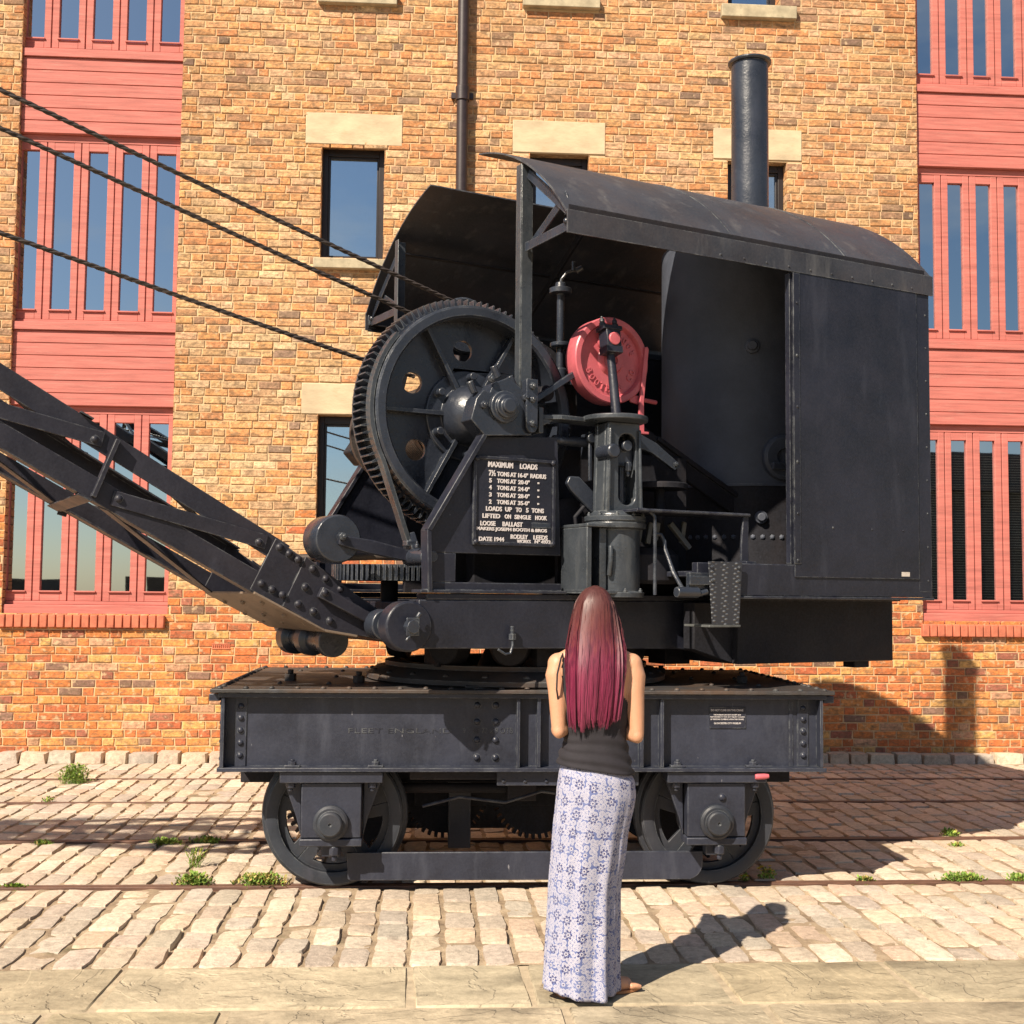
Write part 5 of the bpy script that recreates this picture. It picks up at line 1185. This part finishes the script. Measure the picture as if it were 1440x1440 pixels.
# shoulder blades, bust
def ell(mb, c, r, nu=20, nv=14, rot=None):
    vs_, fs_ = [], []
    for j in range(1, nv):
        for i in range(nu):
            p = Vector((r[0]*sin(pi*j/nv)*cos(2*pi*i/nu), r[1]*sin(pi*j/nv)*sin(2*pi*i/nu), r[2]*cos(pi*j/nv)))
            if rot: p = rot @ p
            vs_.append(Vector(c)+p)
    t0 = Vector((0, 0, r[2])); t1 = Vector((0, 0, -r[2]))
    if rot: t0, t1 = rot @ t0, rot @ t1
    vs_ += [Vector(c)+t0, Vector(c)+t1]; N_ = len(vs_)
    for j in range(nv-2):
        for i in range(nu): fs_.append((j*nu+i, (j+1)*nu+i, (j+1)*nu+(i+1) % nu, j*nu+(i+1) % nu))
    for i in range(nu): fs_.append((N_-2, i, (i+1) % nu)); fs_.append((N_-1, (nv-2)*nu+(i+1) % nu, (nv-2)*nu+i))
    mb.add(vs_, fs_)
ell(b, (-0.06, 0.075, 1.20), (0.062, 0.05, 0.06)); ell(b, (0.068, 0.075, 1.20), (0.062, 0.05, 0.06))
# head with face
HX, HY, HZ = 0.006, 0.022, 1.525
ell(b, (HX, HY-0.012, HZ+0.015), (0.074, 0.090, 0.090), 28, 20); ell(b, (HX, HY+0.035, HZ-0.045), (0.056, 0.052, 0.066), 24, 16)
ell(b, (HX, HY+0.092, HZ-0.022), (0.011, 0.017, 0.022)); ell(b, (HX, HY+0.080, HZ-0.063), (0.022, 0.010, 0.006)); ell(b, (HX, HY+0.078, HZ-0.071), (0.019, 0.010, 0.006)); ell(b, (HX, HY+0.066, HZ-0.098), (0.020, 0.016, 0.013))
for sx_ in (-1, 1): ell(b, (HX+sx_*0.076, HY-0.005, HZ-0.02), (0.008, 0.018, 0.030)); ell(b, (HX+sx_*0.03, HY+0.072, HZ+0.014), (0.022, 0.010, 0.006))
# arms: upper arms hang, forearms forward and inward
for sx_, sh, el, wr in ((-1, (-0.150, -0.004, 1.312), (-0.146, -0.045, 1.055), (-0.055, 0.19, 1.085)), (1, (0.160, -0.004, 1.312), (0.172, -0.040, 1.035), (0.072, 0.195, 1.07))):
    sh, el, wr = Vector(sh), Vector(el), Vector(wr)
    b.tube([sh+Vector((-sx_*0.05, 0, 0.012)), sh, sh.lerp(el, 0.15)+Vector((sx_*0.006, 0, 0)), sh.lerp(el, 0.4), sh.lerp(el, 0.7), el], 0.04, 16, [0.040, 0.045, 0.044, 0.040, 0.035, 0.029]); ell(b, sh+Vector((-sx_*0.006, 0, 0.004)), (0.046, 0.044, 0.046)); ell(b, el+Vector((0, -0.004, -0.004)), (0.026, 0.028, 0.030)); b.tube([Vector((0.004-sx_*-0.03, -0.012, 1.395)), Vector((0.004+sx_*0.085, -0.012, 1.362)), sh+Vector((-sx_*0.01, -0.005, 0.018))], 0.03, 14, [0.030, 0.032, 0.030])
    b.tube([el, el.lerp(wr, 0.25), el.lerp(wr, 0.6), wr], 0.03, 16, [0.034, 0.037, 0.031, 0.024])
    d_ = (wr-el).normalized(); lat = Vector((-sx_*d_.y, sx_*d_.x, 0)).normalized(); nrm = d_.cross(lat)*(1 if sx_ < 0 else 1)
    if nrm.z < 0: nrm = -nrm
    lat = Vector((sx_*1.0, 0.25, 0)).normalized()
    palm = wr+d_*0.045; ell(b, palm, (0.036, 0.05, 0.017), rot=Matrix(((lat.x, d_.x, nrm.x), (lat.y, d_.y, nrm.y), (lat.z, d_.z, nrm.z))))
    for k_, (o_, L) in enumerate(((-0.027, 0.068), (-0.009, 0.076), (0.009, 0.072), (0.027, 0.058))):
        p0 = palm+d_*0.03-lat*o_; p1 = p0+d_*L*0.45+nrm*0.004; p2 = p1+d_*L*0.28-nrm*L*0.22; p3 = p2+d_*L*0.05-nrm*L*0.28
        b.tube([p0-d_*0.02, p0, p1, p2, p3], 0.008, 10, [0.0095, 0.0092, 0.0088, 0.008, 0.0068])
    t0 = palm-d_*0.015-lat*0.030; b.tube([t0, t0-lat*0.018+d_*0.02, t0-lat*0.018+d_*0.045+nrm*0.008, t0-lat*0.008+d_*0.062+nrm*0.006], 0.01, 10, [0.013, 0.0115, 0.010, 0.008])
# legs and feet
for sx_, hp, kn, an_, toe in ((-1, (-0.055, 0, 0.84), (-0.085, 0.015, 0.47), (-0.12, -0.01, 0.085), (-0.06, 0.92)), (1, (0.072, 0, 0.84), (0.03, 0.015, 0.47), (0.000, -0.015, 0.085), (0.90, 0.34))):
    hp, kn, an_ = Vector(hp), Vector(kn), Vector(an_)
    b.tube([hp, hp.lerp(kn, 0.5), kn, kn.lerp(an_, 0.3), kn.lerp(an_, 0.7), an_], 0.06, 18, [0.070, 0.062, 0.050, 0.050, 0.036, 0.030])
    d_ = Vector((toe[0], toe[1], 0)).normalized(); l_ = Vector((-d_.y, d_.x, 0))
    h_ = Vector((an_.x, an_.y, 0)); ell(b, h_+Vector((0, 0, 0.042))-d_*0.01, (0.030, 0.030, 0.032))
    b.tube([h_+Vector((0, 0, 0.045)), h_+d_*0.06+Vector((0, 0, 0.046)), h_+d_*0.12+Vector((0, 0, 0.034)), h_+d_*0.165+Vector((0, 0, 0.028))], 0.03, 16, [0.034, 0.034, 0.031, 0.026])
    for k_ in range(5):
        o_ = (k_-2)*0.0135*(1 if sx_ > 0 else -1); L = (0.050, 0.050, 0.047, 0.042, 0.036)[k_]; r_ = (0.0115, 0.009, 0.0088, 0.0085, 0.008)[k_]
        b.tube([h_+d_*0.155+l_*o_*1.1+Vector((0, 0, 0.027)), h_+d_*(0.155+L*0.6)+l_*o_*1.25+Vector((0, 0, 0.026)), h_+d_*(0.155+L)+l_*o_*1.25+Vector((0, 0, 0.020))], 0.01, 8, [r_*1.1, r_, r_*0.8])
body = b.build('body', 'skin', PE, bev=0, smooth=0)
md = body.modifiers.new('skin', 'REMESH'); md.mode = 'VOXEL'; md.voxel_size = 0.0055; md.use_smooth_shade = True
md = body.modifiers.new('soft', 'SMOOTH'); md.factor = 0.5; md.iterations = 3
ey = MB()
for sx_ in (-1, 1): ell(ey, (HX+sx_*0.031, HY+0.070, HZ), (0.012, 0.010, 0.008))
ey.build('eyes', 'eye', PE)
# sandals
for sx_, c_, toe in ((-1, (-0.12, -0.01), (-0.06, 0.92)), (1, (0.000, -0.015), (0.90, 0.34))):
    d_ = Vector((toe[0], toe[1], 0)).normalized(); l_ = Vector((-d_.y, d_.x, 0)); o_ = Vector((c_[0], c_[1], 0)); b = MB(); pts = []
    for i in range(24):
        t_ = 2*pi*i/24; u_ = cos(t_); wdt = 0.040 if u_ > 0 else 0.031
        pts.append(o_+d_*(0.085+0.135*u_)+l_*sin(t_)*wdt)
    b.flat([(p.x, p.y) for p in pts], 0.003, 0.014)
    q0 = o_+d_*0.165; b.tube([q0+l_*0.0+Vector((0, 0, 0.012)), q0+Vector((0, 0, 0.042)), o_+d_*0.10+l_*0.03+Vector((0, 0, 0.050)), o_+d_*0.07+l_*0.038+Vector((0, 0, 0.014))], 0.005, 8); b.tube([q0+Vector((0, 0, 0.042)), o_+d_*0.10-l_*0.03+Vector((0, 0, 0.050)), o_+d_*0.07-l_*0.038+Vector((0, 0, 0.014))], 0.005, 8)
    b.build('sandal', 'sandal', PE, bev=0.002)
# black top
zs_ = [0.898+0.477*i/60 for i in range(61)]
tb = MB(); n = 64; vs_, fs_ = loft(tb, TOR, zs_, n, 0.007); hem = lambda z: 1+0.10*max(0, min(1, (1.02-z)/0.10))
vs2 = []
for j, z in enumerate(zs_):
    for i in range(n):
        x_, y_, zz = vs_[j*n+i]; t_ = 2*pi*i/n
        fold = 0.0035*sin(zz*150+2.2*sin(t_*2+0.6)+x_*20)*max(0, min(1, (1.09-zz)/0.10)) + 0.0015*sin(zz*60+t_*3)
        zz2 = zz - 0.022*(x_/0.14)*max(0, min(1, (1.03-zz)/0.08))
        k_ = (1+fold/0.12)*hem(zz); vs2.append((x_*k_, y_*k_, zz2))
def keep(q):
    c_ = [sum(vs2[i][k_] for i in q)/4 for k_ in range(3)]
    if c_[2] < 1.135: return True
    if c_[2] > 1.365: return False
    e = min(1.0, (c_[2]-1.135)/0.06); return (-0.155+0.022*e) < c_[0] < (0.155-0.050*e)
tb.add(vs2, [q for q in fs_ if keep(q)])
o = tb.build('black_top', 'top', PE, bev=0, smooth=60, recalc=False); md = o.modifiers.new('thick', 'SOLIDIFY'); md.thickness = 0.004; md.offset = 0
b = MB()
b.tube([(-0.150, -0.055, 1.17), (-0.160, -0.085, 1.22), (-0.158, -0.085, 1.28), (-0.140, -0.060, 1.345), (-0.12, 0.0, 1.372), (-0.11, 0.05, 1.33)], 0.0035, 8)
b.tube([(0.085, -0.103, 1.20), (0.105, -0.095, 1.27), (0.118, -0.070, 1.335), (0.118, 0.0, 1.372), (0.11, 0.05, 1.33)], 0.0045, 8); b.build('strap', 'top', PE)
# skirt
SK = [(0.0, -0.048, -0.01, 0.150, 0.140), (0.10, -0.046, -0.008, 0.146, 0.134), (0.41, -0.036, -0.004, 0.142, 0.126), (0.62, -0.014, -0.004, 0.150, 0.125), (0.80, 0.012, -0.004, 0.160, 0.124), (0.86, 0.014, -0.004, 0.154, 0.118), (0.91, 0.010, 0.0, 0.136, 0.102), (0.95, 0.008, 0.0, 0.122, 0.088)]
me = bpy.data.meshes.new('skirt'); n, mz = 160, 90; vs_, fs_, uvs = [], [], []
for j in range(mz+1):
    z0 = 0.012+(0.950-0.012)*j/mz; f_ = 1-j/mz
    cx, cy, rx, ry = interp(SK, z0)
    for i in range(n):
        t_ = 2*pi*i/n
        A = 0.012+0.100*f_**1.1
        w_ = (sin(7*t_+0.5+1.2*f_)*0.42 + sin(11*t_+2.0-0.8*f_)*0.33 + sin(17*t_+1.1)*0.18)
        dn = ((t_-radians(318)+pi) % (2*pi))-pi; w_ -= 1.6*math.exp(-(dn/0.10)**2)*min(1, f_*2.2+0.15); dn2 = ((t_-radians(296)+pi) % (2*pi))-pi; w_ += 0.8*math.exp(-(dn2/0.16)**2)*min(1, f_*2)
        k_ = 1+A*w_ + 0.006*sin(z0*70+3*sin(2*t_))*(0.15+max(0, 0.25-f_))
        z = z0 - 0.022*cos(t_)*(1-f_)**3 + (0.030*max(0, -cos(t_-0.25)) + 0.008*max(0, cos(t_)))*f_**8
        vs_.append((cx+rx*k_*cos(t_), cy+ry*k_*sin(t_), z)); uvs.append((t_*0.155, z0))
for j in range(mz):
    for i in range(n): fs_.append((j*n+i, j*n+(i+1) % n, (j+1)*n+(i+1) % n, (j+1)*n+i))
me.from_pydata(vs_, [], fs_); ul = me.uv_layers.new(name='UVMap')
for p in me.polygons:
    for li in p.loop_indices:
        vi = me.loops[li].vertex_index; u_, w_ = uvs[vi]
        if vi % n == 0 and (p.index % n) == n-1: u_ = 2*pi*0.155
        ul.data[li].uv = (u_, w_)
me.shade_smooth(); me.materials.append(M['skirt']); o = bpy.data.objects.new('skirt', me); COL.objects.link(o); o.parent = PE
md = o.modifiers.new('thick', 'SOLIDIFY'); md.thickness = 0.003
# hair: inner shell and strands
HR = [  # z, centre x, half width, back y, depth of the curl round the sides
    (1.055, -0.012, 0.088, -0.112, 0.035), (1.12, -0.008, 0.098, -0.116, 0.04), (1.22, -0.006, 0.106, -0.122, 0.045), (1.30, -0.004, 0.108, -0.122, 0.05), (1.37, 0.0, 0.106, -0.110, 0.065), (1.44, 0.002, 0.097, -0.100, 0.085), (1.50, 0.005, 0.087, -0.096, 0.105), (1.56, 0.006, 0.076, -0.088, 0.12), (1.60, 0.006, 0.056, -0.068, 0.10), (1.622, 0.006, 0.036, -0.036, 0.06), (1.634, 0.006, 0.006, 0.0, 0.01)]
def hair_pt(s_, z, off=0.0):            # s_ in -1..1 across the back
    cx, hw, by, dp = interp(HR, z); t_ = s_*radians(96)
    return Vector((cx+(hw+off)*sin(t_), by-off+dp*(1-cos(t_))*1.0, z))
b = MB(); vs_, fs_ = [], []; ns, nz_ = 26, 34
for j in range(nz_+1):
    z = 1.10+(1.630-1.10)*j/nz_
    for i in range(ns+1): vs_.append(hair_pt(-1+2*i/ns, z, -0.007))
for j in range(nz_):
    for i in range(ns): fs_.append((j*(ns+1)+i, j*(ns+1)+i+1, (j+1)*(ns+1)+i+1, (j+1)*(ns+1)+i))
b.add(vs_, fs_)
ell(b, (HX, HY-0.012, HZ+0.018), (0.076, 0.093, 0.092), 28, 20)
rs = random.Random(3)
LOCKS = [(-1+2*(i+0.5)/58+rs.uniform(-0.02, 0.02), rs.uniform(-0.006, 0.009), rs.uniform(-0.012, 0.03), rs.uniform(-0.13, 0.13), rs.uniform(0, 6), rs.uniform(0.3, 0.9)) for i in range(58)]
for k_ in range(1750):
    lk = rs.choice(LOCKS); tt = rs.gauss(0, 1); s0 = max(-1.04, min(1.04, lk[0]+tt*0.024)); ofs = lk[1]+rs.uniform(-0.003, 0.003); zend = 1.060 + lk[2] + 0.014*rs.random() + (0.055*max(0, s0-0.1)) + 0.02*max(0, -s0-0.7) + (0.08*rs.random()**4)
    if rs.random() < 0.06: zend += rs.uniform(0, 0.2)
    ztop = 1.634 if rs.random() < 0.8 else rs.uniform(1.45, 1.62)
    pts = []; m_ = 15; wv_, ph_ = lk[3]+rs.uniform(-0.03, 0.03), lk[4]+rs.uniform(-0.4, 0.4)
    for i in range(m_+1):
        f_ = i/m_; z = ztop+(zend-ztop)*(f_**1.25)
        s1 = s0 - tt*0.017*lk[5]*f_ + wv_*f_*f_*0.9 + 0.016*sin(ph_+f_*8)*(0.3+f_)
        if abs(s1) > 1.05: s1 = 1.05*(1 if s1 > 0 else -1)
        pts.append(hair_pt(s1, z, ofs*(0.25+0.75*f_)) + Vector((0, -0.004*sin(ph_+f_*6)*f_, 0)))
    r_ = rs.uniform(0.0014, 0.0030)
    b.tube(pts, r_, 4, [r_*(1.0 if i < m_-3 else (0.85, 0.65, 0.4, 0.15)[i-m_+3]) for i in range(m_+1)])
for k_ in range(70):                     # stray hairs
    s0 = rs.choice((-1, 1))*rs.uniform(0.85, 1.05); pts = []; ph_ = rs.uniform(0, 6); zt2 = rs.uniform(1.45, 1.6); ze2 = rs.uniform(1.15, 1.35)
    for i in range(10):
        f_ = i/9; pts.append(hair_pt(s0, zt2+(ze2-zt2)*f_, 0.003+0.012*sin(pi*f_)*rs.uniform(0.6, 1.2)) + Vector((0.006*sin(ph_+f_*4)*f_, 0, 0)))
    b.tube(pts, 0.0007, 3)
b.build('hair', 'hair', PE, bev=0, smooth=60, recalc=False)

# ------------------------------------------------------------------ weeds
GREENS = [(0.15, 0.25, 0.045), (0.20, 0.31, 0.055), (0.27, 0.34, 0.07), (0.11, 0.19, 0.035)]
DRY = [(0.32, 0.26, 0.07), (0.38, 0.28, 0.10), (0.26, 0.22, 0.06)]
def weed(px, py, wpx, hgt, n_, label, dry=0.1, flowers=0, long_=False, cat='weed', depth=None, zb=-0.01):
    gx_, gy_ = on_ground(px, py); W_ = wpx/1726*gy_
    n_ = int(n_*1.7); b = MB(); rs = random.Random(int(px*7+py)); D_ = depth if depth else min(W_*0.5, 0.10)
    for k_ in range(n_):
        u_, v_ = rs.gauss(0, 0.38), rs.gauss(0, 0.4); u_ = max(-1, min(1, u_)); v_ = max(-1, min(1, v_))
        base = Vector((u_*W_/2, v_*D_, zb)); hh = hgt*1.1*rs.uniform(0.2, 1.0)*(1-0.6*u_*u_)
        az = rs.uniform(0, 2*pi); lean = rs.uniform(0.2, 1.1); L = rs.uniform(0.5, 1.0)*(0.060 if long_ else 0.034); wd = L*(0.18 if long_ else 0.52)
        c_ = jit(rs.choice(DRY) if rs.random() < dry else rs.choice(GREENS), 0.2)
        stem = base + Vector((cos(az)*hh*0.3, sin(az)*hh*0.3, hh)); d_ = Vector((cos(az)*sin(lean), sin(az)*sin(lean), cos(lean))); l_ = Vector((-sin(az), cos(az), 0)); up_ = l_.cross(d_)
        p0, p1, p2 = stem, stem+d_*L*0.5+up_*L*0.05, stem+d_*L-Vector((0, 0, L*0.18))
        b.add([p0, p1+l_*wd/2+up_*wd*0.15, p2, p1-l_*wd/2+up_*wd*0.15, p1], [(0, 1, 4), (1, 2, 4), (2, 3, 4), (3, 0, 4)], c_)
        if k_ % 3 == 0: b.add([base+l_*0.0012, base-l_*0.0012, stem-l_*0.001, stem+l_*0.001], [(0, 1, 2, 3)], jit(GREENS[0], 0.2))
    o = b.build('weed', 'leaf', None, bev=0, smooth=0, recalc=False); o.location = (gx_, gy_, 0); tag(o, label, cat)
    if flowers:
        f_ = MB()
        for k_ in range(flowers):
            c_ = Vector((rs.uniform(-0.5, 0.5)*W_, rs.uniform(-0.5, 0.5)*D_, hgt*rs.uniform(0.8, 1.3)))
            for q in range(6):
                a_ = q*pi/3; d_ = Vector((cos(a_), sin(a_)*0.8, 0.5)); f_.add([c_, c_+d_*0.008+Vector((-sin(a_)*0.005, cos(a_)*0.005, 0)), c_+d_*0.014, c_+d_*0.008-Vector((-sin(a_)*0.005, cos(a_)*0.005, 0))], [(0, 1, 2, 3)])
        f_.build('flower', 'flower', o, bev=0, smooth=0, recalc=False)
    return o
weed(104, 1100, 44, 0.13, 420, 'bushy bright green weed growing at the foot of the warehouse wall', 0.05)
weed(273, 1243, 52, 0.05, 300, 'leafy green weed clump on the near rail left of the crane wheel', 0.12, depth=0.07)
weed(275, 1219, 26, 0.10, 70, 'small upright weed sprouting between setts just behind a leafy clump', 0.15, long_=True)
weed(366, 1243, 78, 0.05, 380, 'half dried yellow green weed mat touching the left front wheel of the crane', 0.45, depth=0.08)
weed(232, 1186, 46, 0.03, 160, 'low green weeds creeping along the second rail, in the boom shadow', 0.15, depth=0.05)
weed(290, 1184, 52, 0.03, 160, 'low green weeds along the second rail close to the crane wheel', 0.2, depth=0.04)
weed(60, 1187, 28, 0.02, 60, 'sparse low weeds on the second rail near the edge of the picture', 0.2, depth=0.04)
weed(22, 1247, 40, 0.012, 90, 'thin green growth along the near rail far from the crane', 0.1, depth=0.03)
weed(66, 1127, 16, 0.03, 30, 'tiny tuft of weed on the third rail below the bushy weed', 0.2)
weed(1336, 1175, 26, 0.035, 110, 'small round green tuft beside the second rail right of the crane', 0.08)
weed(1346, 1189, 22, 0.015, 50, 'flat scrap of weed between setts just below a round green tuft', 0.3)
weed(1352, 1238, 72, 0.035, 300, 'long green weed cushion on the near rail right of the crane', 0.06, depth=0.05)
weed(1432, 1238, 34, 0.03, 130, 'green weed cushion on the near rail at the edge of the picture', 0.08, depth=0.05)
weed(1216, 1238, 28, 0.02, 70, 'faint yellowish weeds along the near rail right of the crane wheel', 0.6, depth=0.03)
weed(1078, 1236, 26, 0.05, 50, 'small weed with yellow flowers by the right front wheel of the crane', 0.3, flowers=10)
weed(1047, 1239, 12, 0.03, 24, 'single tiny yellow flowering weed close under the right front wheel', 0.3, flowers=3)

# moss and grass growing along joints and rails
b = MB(); rs = random.Random(11)
def blade_tuft(x_, y_, sz, n_, dry):
    for k_ in range(n_):
        az = rs.uniform(0, 2*pi); L = sz*rs.uniform(0.4, 1.0); p = Vector((x_+rs.gauss(0, sz*0.6), y_+rs.gauss(0, sz*0.35), -0.012)); le = rs.uniform(0.3, 1.2)
        d_ = Vector((cos(az)*sin(le), sin(az)*sin(le), cos(le))); l_ = Vector((-sin(az), cos(az), 0))*L*0.14
        c_ = jit(rs.choice(DRY) if rs.random() < dry else rs.choice(GREENS), 0.2)
        b.add([p-l_*0.5, p+l_*0.5, p+d_*L*0.6+l_*0.5, p+d_*L-Vector((0, 0, L*0.15)), p+d_*L*0.6-l_*0.5], [(0, 1, 2, 3, 4)], c_)
for Y, cnt in zip(RAILS, (150, 110, 60, 40)):
    for k_ in range(cnt):
        x_ = rs.uniform(-4.5, 5.8)
        if Y == RAILS[0] and -0.9 < x_ < 1.9 and rs.random() < 0.7: continue
        w_ = mnoise.noise(Vector((x_*1.1, Y*3, 5)))
        if w_ < -0.05: continue
        blade_tuft(x_, Y+rs.choice((-0.032, 0.032, 0.055)), rs.uniform(0.008, 0.022), rs.randint(4, 12), 0.35)
for k_ in range(420):
    x0, x1 = rs.choice(cols); y_ = rs.uniform(5.45, 11.7)
    if mnoise.noise(Vector((x0*0.8, y_*0.9, 9))) < 0.08: continue
    blade_tuft(x0+rs.uniform(-0.01, 0.01), y_, rs.uniform(0.005, 0.014), rs.randint(3, 8), 0.5)
tag(b.build('joint_grass', 'leaf', None, bev=0, smooth=0, recalc=False), kind='stuff')
# low quay building across the yard (seen mirrored in the lower windows)
M_quay = painted('dark_quay_wall', (0.05, 0.045, 0.04), 0.9, 0.4, 1.5)
QB = thing('quay_building', 'long low dark quay building across the yard, mirrored in the lower warehouse windows', 'building', (14, -30, 0))
b = MB(); b.box(-4, 22, -6, 0, 0, 6.4)
for i in range(15): b.box(-60+3.7*i, -56.5+3.7*i, -5, -1, 0, 0.7+1.9*abs(sin(i*2.3+0.4)))
b.build('wall', M_quay, QB, bev=0)
b = MB(); b.prism([(-4.4, 6.42), (22.4, 6.42), (22.4, 6.7), (-4.4, 6.7)], -6.4, 0.4); b.prism([(-4, 6.72), (22, 6.72), (19, 8.2), (-1, 8.2)], -5.6, -0.2); b.build('roof', 'pipe', QB, bev=0)
for i in range(7):
    for zz in (0.9, 3.8):
        b = MB(); x_ = -2.5+3.6*i; b.box(x_, x_+1.3, 0.003, 0.05, zz, zz+1.7); b.build('window', 'wframe', QB, bev=0)
